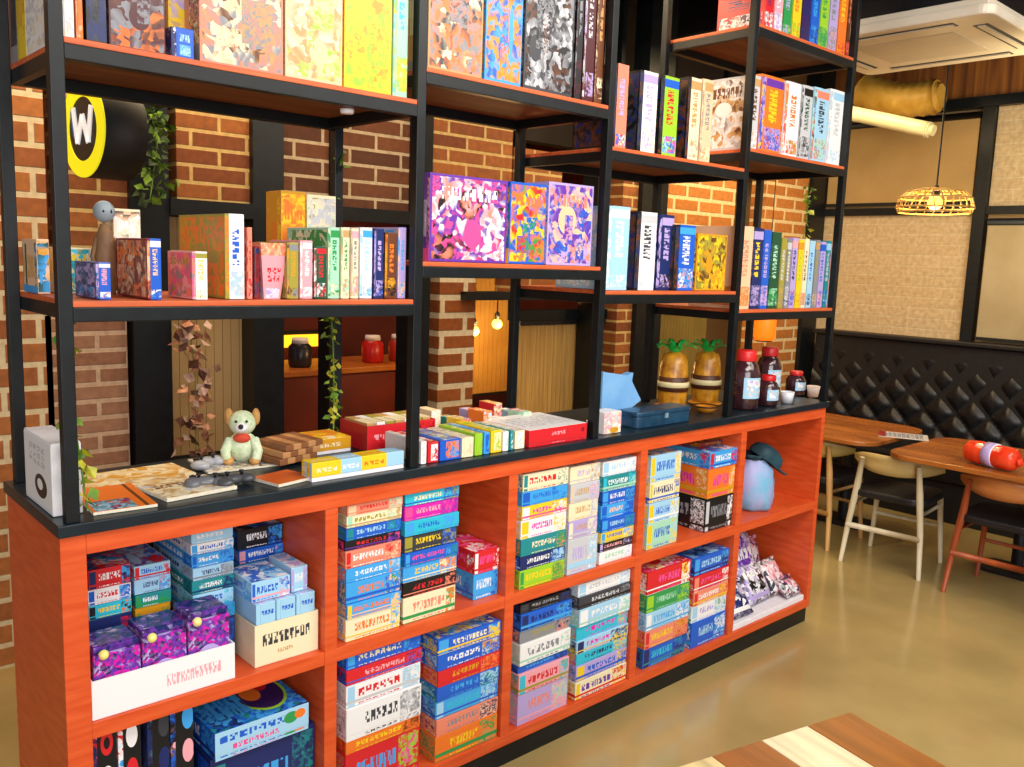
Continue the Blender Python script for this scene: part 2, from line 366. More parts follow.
# beige blind hanging in the opening left of the black column
def drop_blind(ua, ub, va, vb, mt, label, y=YB+.1):
    a = on_y(ua, vb, y); b = on_y(ub, vb, y); zt = on_y((ua+ub)/2, va, y).z; z0 = on_y((ua+ub)/2, vb, y).z
    t = thing('window_blind', label, 'blind', ((a.x+b.x)/2, y, z0)); wd = (b.x-a.x)/2; h = zt-z0
    trim((a.x-.06, y-.03, zt+.002), (b.x+.06, y+.04, zt+.07)); trim((a.x-.06, y-.03, zt+.07), (a.x-.02, y+.04, 3.75)); trim((b.x+.02, y-.03, zt+.07), (b.x+.06, y+.04, 3.75))
    f = MB(); n = max(4, int(wd*2/.04))
    for i in range(n):
        x0 = -wd+2*wd*i/n; x1 = x0+2*wd/n*.94; f.box((x0, -.004, 0.02), (x1, .004, h-.03))
    f.build('slats', mt, t); MB().box((-wd, -.02, h-.03), (wd, .02, h)).build('head_rail', BLACK, t); MB().box((-wd, -.01, 0), (wd, .01, .02)).build('bottom_rail', BLACK, t)
drop_blind(172, 256, 213, 455, TANW, 'beige blind in the opening below a brick panel, behind leaf garland')
BAM = noisy('bamboo_blind', 'b08a48', 'd0a860', 14, .7, .1, stretch=(4, 1, .2))
drop_blind(513, 596, 320, 470, BAM, 'bamboo coloured blind hanging behind the row of packed cards', YB+.12)
drop_blind(464, 512, 262, 395, noisy('golden_blind', 'a87a30', 'bc9040', 4, .7), 'golden blind with two bare bulbs hanging before it', YB+.75)
drop_blind(655, 700, 310, 420, noisy('dull_gold_blind', '8a7430', 'a08840', 4, .7), 'dull gold blind behind the pineapple shaped bottles', YB+.5)
# far room behind the openings
RED = noisy('red_brown_panelling', '4e140a', '6a1f0e', 3, .6)
struct(MB().box((-4, 4.4, 0), (7.2, 4.55, 3.75)).build('wall_far', RED))
struct(MB().box((-4.0, 3.2, 0), (-3.85, 4.4, 3.75)).build('wall_left', PLAS))
a = on_y(284, 343, 4.2); b = on_y(330, 343, 4.2)
lb = thing('light_box', 'yellow lit strip over the dim red counter behind the rack', 'light', ((a.x+b.x)/2, 4.36, a.z-.05))
wd = (b.x-a.x)/2
MB().box((-wd, -.05, 0), (wd, .04, .1)).build('diffuser', emis('lit_yellow_strip', 'ffb020', 1.6), lb); MB().box((-wd-.02, -.04, .1), (wd+.02, .04, .13)).build('cover_rail', BLACK, lb)
# dim red counter in the far room
cx = on_y(345, 400, 3.4).x
ct = thing('service_counter', 'dim red counter in the far room behind the rack', 'counter', (cx, 3.4, 0))
MB().box((-.8, -.25, 0), (.8, .25, .98)).build('counter_body', noisy('dark_red_front', '5c1810', '782414', 4, .5), ct, .01)
MB().box((-.85, -.3, .98), (.85, .3, 1.02)).build('counter_top', noisy('amber_counter', 'a85c20', 'c07430', 6, .3), ct, .006)
for ub, c_, lbl in ((372, 'c02020', 'red lidded jar on the far red counter'), (398, 'a83028', 'second red jar on the far counter, nearer the dark pillar'), (300, '25252a', 'dark rounded pot standing on the far red counter')):
    p = on_y(ub, 400, 3.3)
    t = thing('counter_jar', lbl, 'jar', (p.x, 3.3, 1.02))
    MB().lathe([(0, 0), (.07, 0), (.08, .02), (.08, .14), (.05, .17)], 18).build('body', noisy('jar_body', c_, c_, 5, .3), t)
    MB().lathe([(0, .2), (.055, .2), (.058, .165), (0, .165)][::-1], 18).build('lid', WCARD, t)
# ceiling beams
for i, (x0, y0, x1, y1) in enumerate(((-1.5, 1.2, 7, 1.3), (-1.5, -1.0, 7, -.9), (2.2, -3.2, 2.32, 4.4), (4.9, -3.2, 5.02, 4.4))):
    trim((x0, y0, 3.5), (x1, y1, 3.75), BLACK)

# ================================================================ CABINET
W = .7; NB = 5; L_ = 3.52; D = .487; PLZ = .082
cab = thing('storage_cabinet', 'long orange wooden cabinet of ten open compartments on a dark plinth', 'cabinet')
ST = .046
def part(name, a, b, mt, parent=cab, bevel=.002): return MB().box(a, b, metric=True).build(name, mt, parent, bevel)
TOPZ = TT-.03
BT = .05
part('plinth', (.01, .012, 0), (L_-.008, D-.03, PLZ), STEEL)
part('side_panel', (-.028, 0, PLZ), (.03, D, TOPZ), ORANGE); part('side_panel', (L_-.03, 0, PLZ), (L_, D, TOPZ), ORANGE)
part('bottom_panel', (.03, 0, PLZ), (L_-.03, D-.02, PLZ+.04), ORANGE)
part('top_panel', (.03, 0, TOPZ-.052), (L_-.03, D-.02, TOPZ), ORANGE)
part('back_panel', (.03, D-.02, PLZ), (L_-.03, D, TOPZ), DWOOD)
ZM = z_at(715, .1, 0)       # top of middle shelf
DV = [.695, 1.405, 2.105, 2.805]
for x in DV: part('divider', (x-.021, .001, PLZ+.04), (x+.021, D-.02, TOPZ-.052), ORANGE)
xs = [.03]+DV+[L_-.03]
for i in range(5):
    part('shelf_panel', (xs[i]+(.021 if i else 0), .002, ZM-.042), (xs[i+1]-(.021 if i < 4 else 0), D-.02, ZM), ORANGE)
ZB = PLZ+.04
SLAB = noisy('dark_steel_top', '0a1a24', '13242e', 12, .35, spec=.5)
part('steel_top', (-.034, -.012, TOPZ), (L_+.012, D+.012, TT), SLAB, bevel=.003)

# ================================================================ RACK
rack = thing('shelf_rack', 'black steel display rack with orange boards above the cabinet', 'shelf', (0, 0, TT))
P = .031
px = [-.012, .97, 1.795, 2.66, L_-P+.012]
def rbar(a, b, name='rail', mt=STEEL): return MB().box((a[0], a[1], a[2]-TT), (b[0], b[1], b[2]-TT), metric=True).build(name, mt, rack, .002)
HT = 3.4
for x in px:
    rbar((x, .0, TT), (x+P, P, HT), 'post'); rbar((x, D-P, TT), (x+P, D, HT), 'post')
LEV = {0: [1.677, 2.256, 2.83], 1: [1.791, 2.354, 2.95], 2: [1.705, 2.218], 3: [1.625, 2.305, 2.808]}
BTH = .014
for b_, zs in LEV.items():
    xa, xb = px[b_]+P, px[b_+1]
    for z in zs:
        rbar((xa, 0, z-BTH-.034), (xb, .03, z-BTH)); rbar((xa, D-.03, z-BTH-.034), (xb, D, z-BTH))
        for xx in (xa, xb-.025): rbar((xx, .03, z-BTH-.034), (xx+.025, D-.03, z-BTH), 'cross_rail')
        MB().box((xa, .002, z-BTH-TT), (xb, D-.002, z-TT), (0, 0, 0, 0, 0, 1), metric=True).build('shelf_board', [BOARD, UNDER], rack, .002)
for z in (HT-.04,): rbar((px[0]+P, 0, z), (px[4], P, z+.04)); rbar((px[0]+P, D-P, z), (px[4], D, z+.04))
# tag on the top board edge
# small white sensor under the top left shelf
p = Vector((x_at(347, .06, 2.2), 0, 0))
tg = MB().lathe([(0, -.012), (.018, -.012), (.02, -.004), (.02, 0), (0, 0)], 16).build('motion_sensor', WCARD, loc=(p.x, .06, 2.208)); tag(tg, 'tiny white sensor disc stuck under the top left shelf', 'sensor')
# tiny white switch on the far red wall

# ================================================================ BOXES
def bay_of(x0, x1):
    c = (x0+x1)/2; return max([0]+[i for i in range(4) if c > px[i]])
def clampx(x0, x1, z0):
    c = (x0+x1)/2; e = .003
    if z0 < TT:
        i = max([0]+[k for k in range(5) if c > xs[k]]); lo, hi = xs[i]+(.021 if i else 0)+e, xs[i+1]-(.021 if i < 4 else 0)-e
    else: i = bay_of(x0, x1); lo, hi = px[i]+P+e, px[i+1]-e
    x0 = max(x0, lo); x1 = min(x1, hi)
    return (x0, x1) if x1-x0 > .008 else ((x0, x0+.008) if x0+.008 < hi else (hi-.008, hi))
def gbox(x0, x1, yf, d, z0, h, fm, sm_, tm, label, cat='board game', name='board_game_box', seam='z', rz=0, group=None):
    """two-piece game box: lid over base"""
    z0 += .0012; h -= .0016; x0, x1 = clampx(x0, x1, z0)
    if z0 < TT: d = min(d, D-.03-yf); h = min(h, (ZM-.046 if z0 < ZM-.1 else TOPZ-.056)-z0)
    else:
        d = min(d, D-.004-yf); nx = [z for z in LEV[bay_of(x0, x1)] if z > z0+.05]; h = min(h, (nx[0] if nx else 3.3)-.055-z0)
    cx, cy = (x0+x1)/2, yf+d/2; w2 = (x1-x0)/2; d2 = d/2
    t = thing(name, label, cat, (cx, cy, z0), rz, group)
    mats = [fm, sm_, tm]; o6 = (0, 1, 0, 1, 2, 2); e = .0012; w2 -= .0008
    if seam == 'z':
        k = h*.16; MB().box((-w2, -d2, k), (w2, d2, h), o6).build('lid', mats, t, .0015); MB().box((-w2+e, -d2+e, 0), (w2-e, d2-e, k), o6).build('base', mats, t)
    elif seam == 'x':
        k = -w2+2*w2*.2; MB().box((k, -d2, 0), (w2, d2, h), o6).build('lid', mats, t, .0015); MB().box((-w2, -d2+e, e), (k, d2-e, h-e), (1, 1, 1, 1, 1, 1)).build('base', mats, t)
    else:
        k = d2-2*d2*.2; MB().box((-w2, -d2, 0), (w2, k, h), o6).build('lid', mats, t, .0015); MB().box((-w2+e, k, e), (w2-e, d2, h-e), (1, 1, 1, 1, 1, 1)).build('base', mats, t)
    return t
ORD = ['topmost', 'second', 'third', 'fourth', 'fifth', 'sixth', 'seventh', 'eighth', 'ninth', 'tenth', 'eleventh', 'twelfth']
def stack(ua, ub, yf, d, z0, vs, items, where, grp_, x0=None, x1=None):
    """vs: picture heights of the layer edges at the left front edge, top first; items: (palette, words)"""
    zr = z0
    xa = x_at(ua, yf, z0+.1); xb = x_at(ub, yf, z0+.1)
    zs = [z_at(v, xa, yf) for v in vs]+[z0]
    n = len(items)
    for i in range(n-1, -1, -1):
        top = zs[i]; bot = z0 if i == n-1 else zs[i+1]
        pal, words = items[i]
        j = rnd.uniform(-.004, .004); k = rnd.uniform(0, .01)
        f = spine(pal); s = spine(pal); p = pal.split(); t = cover(pal) if i == 0 else art(p[0])
        last = i == n-1
        o = ORD[i] if not (last and n > 1) else 'bottom'
        gbox(xa+abs(j)*.6, xb-abs(j), yf+k, d-.012, bot, top-bot, f, s, t, '%s, %s in %s' % (words, o, where), group=grp_, rz=R(rnd.uniform(-.35, .35)))
g1 = 'game boxes stacked in the upper compartments'; g2 = 'game boxes stacked in the lower compartments'
# --- upper row
stack(90, 134, .17, .25, ZM, [572, 592, 608, 622], [('red white navy sky', 'red and white game box'), ('white red blue sky', 'white game box with blue band'), ('cyan yel black org', 'teal and yellow game box'), ('navy cream red', 'dark blue game box')], 'left stack behind purple packs', g1)
stack(136, 174, .17, .25, ZM, [568, 582, 597, 610], [('lsky blue red red', 'light blue game box with red end'), ('lsky navy red sky', 'sky blue game box'), ('teal white green', 'teal game box'), ('gold brown olive', 'golden brown game box')], 'stack right of the red one', g1)
bl = ('lsky blue white cyan', 'pale blue boxed card game'); 
stack(193, 236, .13, .3, ZM, [534, 546, 557, 570, 583, 597, 612, 626], [('lsky white lsky', 'icy blue small box'), ('white blue sky', 'white small box with blue title'), ('sky white blue', 'bright blue small box'), ('lsky navy grey', 'pale blue small box'), ('teal white navy', 'teal small box'), ('lsky blue cyan', 'light blue small box'), ('sky white teal', 'sky blue small box'), ('navy lsky blue', 'navy small box')], 'tall blue stack, first upper compartment', g1)
stack(239, 292, .24, .2, ZM, [532, 552, 566, 580, 596], [('black white blue sky', 'black game box with white title'), ('blue white lpink sky', 'blue game box with pink mark'), ('sky cream green', 'sky blue game box'), ('teal white navy', 'teal game box'), ('navy sky teal', 'navy game box')], 'stack behind the cream carton', g1)
# cream carton with light blue boxes in it
def tray(x0, x1, y0, y1, z0, h, th, mats, name, label, cat, part1='tray_wall'):
    z0 += .001; t = thing(name, label, cat, ((x0+x1)/2, (y0+y1)/2, z0)); w2 = (x1-x0)/2; d2 = (y1-y0)/2
    MB().box((-w2, -d2, 0), (w2, d2, th)).build('tray_floor', mats[1], t)
    for a, b, nm in (((-w2, -d2, th), (w2, -d2+th, h), 'front_panel'), ((-w2, d2-th, th), (w2, d2, h), 'rear_panel'), ((-w2, -d2+th, th), (-w2+th, d2-th, h), 'side_panel'), ((w2-th, -d2+th, th), (w2, d2-th, h), 'side_panel')):
        MB().box(a, b, (0, 1, 1, 1, 1, 1)).build(nm, mats, t)
    return t
x0 = x_at(255, .03, ZM); x1 = min(x_at(324, .03, ZM), .668); zc = z_at(627, x0, .03)-ZM
carton = tray(x0, x1, .03, .21, ZM, zc, .003, [art('cream', (('g', .12, .45, .88, .8, 9, 1, 'dgrey'), ('g', .35, .2, .6, .32, 7, 1, 'tan'))), KRAFT], 'display_carton', 'cream open carton with dark lettering holding pale blue boxes', 'carton')
zz = ZM+.0045; i = 0
for k, (xx, hh) in enumerate(((x0+.006, .0), (x0+.006+(x1-x0-.012)/3, .0), (x0+.006+2*(x1-x0-.012)/3, .0))):
    gbox(xx+.001, xx+(x1-x0-.012)/3-.001, .036, .165, zz, zc+.055, art('lsky', (('g', .1, .8, .9, .9, 4, 1, 'blue'),)), art('lsky'), art(('m', 40, ('lsky', 'lil', 'white'))), 'pale blue card box standing in the cream carton, %s one' % ('left', 'middle', 'right')[k], 'card game', 'card_box', 'x', group='pale blue boxes in the cream carton')
gbox(x0+.0, x0+.12, .05, .15, zz+zc+.056, .06, spine('lsky blue blue white lpink'), spine('lsky blue sky'), cover('lsky blue white sky'), 'light blue box with darker blue swirl lying on the boxes in cream carton', seam='z')
gbox(x0+.125, x1-.02, .055, .14, zz+zc+.056, .075, spine('lsky white lil lil'), spine('lsky white lil'), cover('lsky lil white sky'), 'pale blue and lilac box lying right of the swirl box, on cream carton', seam='z')
# white display tray of purple packs
x0 = .034; x1 = x_at(235, .012, ZM); h = z_at(683, x0, .012)-ZM
tray(x0, x1, .012, .15, ZM, h, .004, [art('white', (('g', .5, .3, .9, .7, 12, 1, 'lpink'),)), WCARD], 'display_tray', 'white card tray holding three shiny purple packs', 'tray')
for k in range(3):
    wd = (x1-x0-.014)/3; cx = x0+.007+wd*(k+.5); t = thing('purple_pack', ['shiny purple pack in the white tray, nearest the cabinet side', 'shiny purple pack in the middle of the white tray', 'shiny purple pack at the right end of the white tray'][k], 'toy pack', (cx, .082, ZM+.006), group='purple packs in the white tray')
    wv = wd/2-.002; hh = h+.055+.012*k
    MB().box((-wv, -.06, 0), (wv, .055, hh)).build('pack_body', art(('m', 45, ('pur', 'pur', 'mag', 'dpur', 'lil')), (('e', .5, .3, .34, .3, 'lil'),), .15), t, .004)
    MB().ball((0, -.043, hh*.62), .034, 12, sc=(1, .5, 1)).build('clear_bubble', art(('m', 70, ('lil', 'white', 'pink', 'pur', 'mag')), (), .06), t)
    MB().box((-wv*.98, -.055, hh), (wv*.98, .05, hh+.02)).build('pack_lid', art(('m', 30, ('navy', 'pur', 'dpur', 'lil', 'navy')), (), .15), t, .006)
    MB().ball((-wv*.55, -.055, hh-.004), .013, 10).build('star_seal', noisy('pale_gold_seal', 'f4e480', 'fff4b0', 9, .3), t)
# lower-left compartment
b0 = ZB
zt = z_at(735, x_at(213, .03, .5), .03)
gbox(x_at(215, .03, .4), x_at(309, .03, .4), .03, .3, zt-.085, .085, art('lsky', (('g', .05, .5, .75, .85, 7, 1, 'blue'), ('e', .8, .6, .08, .25, 'green'), ('e', .9, .65, .06, .2, 'org'), ('g', .18, .12, .68, .4, 9, 1, 'pink'))), spine('blue white sky navy'), art(('m', 30, ('blue', 'sky', 'blue', 'navy', 'teal')), (('e', .68, .5, .27, .4, 'lime'), ('e', .68, .5, .24, .36, 'dpur'), ('e', .6, .5, .1, .15, 'org'), ('e', .75, .6, .07, .1, 'red'), ('g', .05, .2, .5, .7, 5, 1, 'sky'))), 'blue game box with lime ring on its lid, lower left compartment')
gbox(x_at(210, .05, .4), x_at(318, .05, .4), .05, .33, b0, zt-.085-b0, spine('navy sky teal'), spine('navy teal blue'), art('navy'), 'deep navy game box under the blue lime-ring box')
zd = z_at(728, x_at(97, .04, .5), .04)
for k, (ua, ub, pl, wds) in enumerate(((93, 118, 'black white red navy', 'black pack with white rings'), (119, 142, 'black red white sky', 'black pack with red and white patches'), (148, 170, 'black navy dgrey sky', 'plain black pack'), (171, 194, 'black lpink sky blue', 'black pack with blue dots'))):
    p = pl.split()
    fa = art(p[0], tuple(('e', .5 if k < 2 else .7, .12+.2*i, .32, .07, p[1+(i % 3)]) for i in range(5))+tuple(('e', .5, .12+.2*i, .16, .035, p[0]) for i in range(5) if k == 0))
    gbox(x_at(ua, .04, .45), x_at(ub, .04, .45), .04, .22, b0, (zd if k < 2 else zd+.025)-b0, fa, art(('m', 30, tuple(p))), art(('m', 30, tuple(p))), wds+', standing in the lower left compartment', 'card game', 'card_box', 'x')
# bay 2 upper
A = 'left stack of second upper compartment'
stack(346, 402, .012, .36, ZM, [504, 517, 530, 543, 553, 571, 585, 606, 621], [('sal red peach mint', 'coral game box'), ('cream olive mint tan', 'cream game box with green marks'), ('blue lsky teal sky', 'blue game box'), ('black red pink pur', 'black game box with red title'), ('sal white red peach', 'salmon game box'), ('sky white lsky org', 'light blue game box'), ('sky org green peach blue', 'sky blue illustrated game box'), ('sky org yel peach', 'blue and yellow game box'), ('cream org sky yel', 'cream game box')], A, g1)
A = 'right stack of second upper compartment'
stack(404, 458, .012, .36, ZM, [494, 508, 523, 538, 555, 568, 585, 600], [('cyan cream olive blue', 'teal patterned game box'), ('mag lpink pink pur', 'magenta game box'), ('cyan blue sky sky', 'cyan game box'), ('dgrey yel olive blue', 'dark game box with yellow title'), ('blue pink sky teal', 'blue game box with pink title'), ('sky yel org cream', 'sky blue game box with yellow creature'), ('black red mar sal', 'black game box with red title'), ('cream sal org green', 'cream and salmon game box')], A, g1)
A = 'low stack in second upper compartment'
stack(475, 510, .03, .2, ZM, [553, 576], [('red pink white red', 'red game box with pink marks'), ('sky white sky blue', 'sky blue cube-like game box')], A, g1)
# bay 3 upper
A = 'left stack of third upper compartment'
stack(520, 566, .012, .34, ZM, [475, 493, 508, 522, 541, 558, 572], [('cream red teal cream', 'cream game box with red title'), ('sky blue blue sky', 'blue game box'), ('yel mag white pink', 'yellow game box with magenta letters'), ('white mag yel cream', 'white game box with magenta letters'), ('teal cream green sal', 'teal and cream game box'), ('navy white blue lsky', 'dark blue game box with white letters'), ('lime yel green olive', 'lime green game box')], A, g1)
A = 'middle stack of third upper compartment'
stack(568, 598, .012, .34, ZM, [468, 486, 505, 523, 541], [(('lgrey', 'tan', 'sal')[k % 3] == 'x' or ('cream lil tan lgrey', 'lgrey tan peach lil', 'cream tan lgrey lil', 'lil tan cream lgrey', 'lgrey lil white lsky')[k], w_) for k, w_ in enumerate(('cream and lilac small box', 'grey and tan small box', 'cream and tan small box', 'lilac and tan small box', 'pale grey small box'))], A, g1)
A = 'right stack of third upper compartment'
stack(601, 641, .012, .34, ZM, [463, 478, 493, 507, 521, 534, 545, 554], [('white lsky lsky white', 'plain white game box'), ('teal white cyan mint', 'teal game box'), ('blue white sky navy', 'deep blue game box'), ('sky peach blue blue', 'sky blue game box with peach title'), ('blue lsky sky teal', 'mid blue game box'), ('yel blue sky cream', 'yellow game box with blue title'), ('black lpink lil dgrey', 'black game box'), ('white mint lsky white', 'white game box with mint marks')], A, g1)
# bay 4 upper
A = 'left stack of fourth upper compartment'
stack(649, 680, .012, .34, ZM, [457, 484, 505, 525], [('lsky blue yel cream', 'pale blue game box with navy letters'), ('cream navy yel blue', 'cream game box with blue picture'), ('lsky blue yel white', 'icy blue game box with yellow end'), ('mint blue yel lsky', 'mint game box with yellow end')], A, g1)
A = 'right stack of fourth upper compartment'
stack(707, 740, .015, .3, ZM, [453, 470, 500], [('sky white red blue', 'bright blue box with red corner'), ('org mag peach gold', 'large orange game box'), ('black grey lgrey white', 'black game box with grey writing')], A, g1)
za = z_at(453, x_at(707, .015, ZM+.1), .015)
gbox(x_at(700, .1, ZM+.3), x_at(734, .1, ZM+.3), .1, .2, za+.001, .022, spine('dred olive gold navy'), spine('dred gold'), cover('dred gold olive teal'), 'dark red flat box lying above the bright blue box, fourth compartment')
# --- lower row
A = 'left stack of second lower compartment'
stack(346, 421, .012, .36, ZB, [657, 673, 688, 711, 744, 757], [('blue cream sky blue', 'royal blue game box with cream title'), ('red lpink navy blue', 'red and navy game box'), ('white red lsky lgrey', 'white game box with red title'), ('white dgrey lgrey grey', 'white game box with dark panel'), ('org yel red brown', 'orange game box'), ('red sky pink lime', 'red multicoloured game box')], A, g2)
A = 'right stack of second lower compartment'
stack(436, 503, .012, .34, ZB, [641, 657, 673, 689, 704, 722, 739], [('blue cream sky yel', 'blue game box with cream lettering'), ('blue white lsky gold', 'royal blue game box with white lettering'), ('red gold sal org', 'red game box with gold title'), ('blue sky lsky teal', 'blue game box with pale end'), ('sky cyan lsky blue', 'bright sky blue game box'), ('sal grey peach navy', 'salmon game box with grey lettering'), ('org yel tan green', 'orange game box with green seal')], A, g2)
A = 'left stack of third lower compartment'
stack(518, 569, .012, .33, ZB, [606, 616, 633, 646, 668, 676, 697], [('black grey dgrey navy', 'black game box'), ('blue navy navy sky', 'dark blue game box'), ('grey olive sal navy', 'grey green game box'), ('white grey lgrey mint', 'white game box with grey print'), ('blue sky blue navy', 'thin blue game box'), ('lpink red cyan olive', 'pale pink game box'), ('lil sal mint lpink', 'lilac mottled game box')], A, g2)
A = 'right stack of third lower compartment'
stack(576, 631, .012, .33, ZB, [586, 599, 611, 629, 643, 656, 668, 684], [('white lgrey lsky white', 'white game box'), ('dgrey lgrey grey black', 'grey and black game box'), ('lsky white white mint', 'pale blue game box'), ('cyan mag pink yel', 'cyan game box with pink letters'), ('lsky mag navy yel', 'light blue game box with pink dashes'), ('cyan navy yel pink', 'cyan game box with yellow end'), ('lil blue yel blue', 'lilac and blue game box'), ('cream pur yel red', 'cream game box with purple marks')], A, g2)
A = 'left stack of fourth lower compartment'
stack(645, 688, .012, .33, ZB, [574, 597, 615, 633, 651], [('red pink yel white', 'red game box'), ('green mint lime teal', 'green game box'), ('lsky sky white sky', 'light blue game box'), ('sal yel red gold', 'salmon and yellow game box'), ('blue cyan navy teal', 'blue mottled game box')], A, g2)
A = 'right stack of fourth lower compartment'
stack(692, 733, .012, .33, ZB, [560, 578, 594, 608, 625], [('blue lsky sky navy', 'royal blue game box'), ('red pink sal white', 'red and pink game box'), ('sal white red yel', 'coral game box'), ('white lil lsky green', 'white game box with green marks'), ('blue lsky white sky', 'blue and white game box')], A, g2)

# ---------- soft bags
def pouch(loc, w_, d_, h, mt, label, name='cloth_pouch', neck=None, rz=0, tilt=0, fold=7):
    t = thing(name, label, 'bag', loc, rz)
    def bf(a, z): return 1+.07*math.sin(fold*a+z*40)+.04*math.sin(3*a+z*25)
    prof = [(0, 0), (.42, 0), (.5, .06), (.52, .25), (.5, .5), (.42, .72), (.26, .86), (.2, .92)]
    MB().lathe([(r*w_, z*h) for r, z in prof], 28, (0, 0, 0), 0, 1, d_/w_, bf).build('bag_body', mt, t)
    MB().lathe([(r*w_, z*h) for r, z in [(.2, .9), (.24, .93), (.36, 1.0), (.33, 1.0), (.18, .93)]], 28, (0, 0, 0), 0, 1, d_/w_, bf).build('gathered_top', neck or mt, t)
    MB().lathe([(.2*w_, .88*h), (.235*w_, .9*h), (.2*w_, .925*h)], 28, (0, 0, 0), 0, 1, d_/w_).build('drawstring', BLACK, t)
    return t
xa = x_at(767, .06, ZM+.1)
pouch((xa-.005, .14, ZM+.001), .21, .2, .27, noisy('pale_blue_cloth', '6ab4d8', 'b4a8dc', 9, .6, .3), 'pale blue and lilac drawstring bag in the fifth upper compartment', neck=noisy('dark_teal_cloth', '123440', '1c4a58', 9, .6, .3))
hat = thing('folded_cap', 'dark teal folded cap slumped over the pale blue bag', 'cap', (xa+.05, .12, ZM+.235), -.3); hat.rotation_euler = (R(10), R(32), -.3)
MB().lathe([(.085, 0), (.088, .02), (.075, .05), (.04, .07), (0, .075)], 24, (0, 0, 0), 0, 1.1, .8, lambda a, z: 1+.06*math.sin(5*a)).build('crown', noisy('dark_teal_felt', '10303c', '1d4c5a', 12, .7, .3), hat)
MB().prism([(.02, -.07), (.13, -.05), (.165, 0), (.13, .05), (.02, .07)], -.004, .006, 'z').build('peak', noisy('dark_teal_felt', '10303c', '1d4c5a', 12, .7, .3), hat, .003)
# fifth lower compartment: board with slumped packs
x0 = x_at(743, .0, ZB)+.03
x0 = DV[3]+.03; x1 = L_-.045
tag(MB().box((x0, .01, ZB+.001), (x1, .36, ZB+.03)).build('card_tray', WCARD, bevel=.003), 'shallow cream card tray lying in the last lower compartment', 'tray')
pk = [('pur', 'lil', 'white', 'lilac foil snack pack leaning at the back of the cream tray', 0.0), ('black', 'lil', 'white', 'black and white printed pack in the middle of the cream tray', .11), ('navy', 'white', 'lil', 'navy striped pack leaning forward on the cream tray', .2), ('dgrey', 'white', 'lpink', 'grey mottled pack at the right of the cream tray', .33)]
def pillow(loc, w_, h, th, mt, label, tilt, rz, name='foil_pack', cat='packet', seal=None):
    t = thing(name, label, cat, loc, rz); m_ = MB(); n = 10; k = 8; ct, st = math.cos(tilt), math.sin(tilt)
    def pt(i, j, s):
        a = -1+2*i/n; b = j/k; bulge = th/2*max(0, (1-a**4))**.6*max(0, math.sin(PI*b))**.5*s
        x, y, z = a*w_/2*(1-.05*math.sin(PI*b)), bulge, b*h; return (x, y*ct+z*st, z*ct-y*st+th*.1)
    for s in (-1, 1):
        for i in range(n):
            for j in range(k):
                q = [pt(i, j, s), pt(i+1, j, s), pt(i+1, j+1, s), pt(i, j+1, s)]; uvq = [(i/n, j/k), ((i+1)/n, j/k), ((i+1)/n, (j+1)/k), (i/n, (j+1)/k)]
                if s > 0: q = q[::-1]; uvq = uvq[::-1]
                m_.quad(q, 0, tuple(uvq), True)
    m_.build('pack_body', mt, t)
    tz = Vector(pt(n//2, k, 1))
    MB().box((-w_*.47, tz.y-.0025, tz.z-.004), (w_*.47, tz.y+.0025, tz.z+.014)).build('sealed_edge', seal or mt, t)
    return t
sz = [(.27, .32, .08, R(16), 3.15, .15, .0), (.24, .21, .07, R(34), 3.17, .065, .05), (.17, .2, .06, R(42), 2.95, .02, -.05), (.16, .17, .06, R(34), 3.37, .075, .05)]
for (c1, c2, c3, lbl, dx), (w_, h, th, tilt, xx, yy, rz) in zip(pk, sz):
    pillow((xx, yy+.01, ZB+.036), w_, h, th, art(('m', 22, (c1, c2, c3, c1)), (('g', .15, .6, .85, .8, 5, 1, c3), ('r', .1, .1, .9, .2, c2)), .2), lbl, tilt, rz)
for k, (x_, y_, h_, c_) in enumerate(((3.36, .23, .24, 'lil'), (3.2, .29, .2, 'grey'), (3.40, .02, .1, 'black'))):
    pillow((x_, y_, ZB+.036), .15, h_, .05, art(('m', 26, (c_, 'white', 'dpur', 'lpink')), (), .2), ('lilac marbled packet leaning at the right of the cream tray', 'grey marbled packet at the rear of the cream tray', 'small black marbled packet at the front right of the cream tray')[k], R((14, 12, 50)[k]), .02)

# ================================================================ SHELF ROWS
def row(z, y, items, side=.0):
    """items: ua, ub, vtop, depth, palette, style, label ; style s=spine c=cover b=book"""
    for it in items:
        ua, ub, vt, d, pal, st, lbl = it[:7]; y_ = it[7] if len(it) > 7 else y
        pal2 = it[8] if len(it) > 8 else pal
        xa = x_at(ua, y_, z+.1); xb = x_at(ub, y_, z+.1); h = z_at(vt, xa, y_)-z; p = pal.split()
        if xb-xa < .006: xb = xa+.006
        if st == 'b': book(xa, xb, y_, d, z, h, pal, lbl)
        elif st == 's': gbox(xa, xb-.001, y_, d, z, h, vspine(pal), cover(pal2), art(p[0]), lbl, seam='x')
        else: gbox(xa, xb-.001, y_, d, z, h, cover(pal), spine(pal), art(p[0]), lbl, seam='y')
def book(xa, xb, y, d, z, h, pal, lbl):
    xa, xb = clampx(xa, xb, z); z += .001
    t = thing('book', lbl, 'book', ((xa+xb)/2, y, z)); w2 = (xb-xa)/2-.0005; f = vspine(pal); m_ = MB(); b = .0022; h = min(h, 3.3-z)
    m_.box((-w2, 0, 0), (w2, .003, h)); m_.box((-w2, .003, 0), (-w2+b, d, h)); m_.box((w2-b, .003, 0), (w2, d, h)); m_.build('cover', f, t)
    MB().box((-w2+b+.0002, .004, .003), (w2-b-.0002, d-.004, h-.004)).build('pages', PAGES, t)
Z0 = 1.677
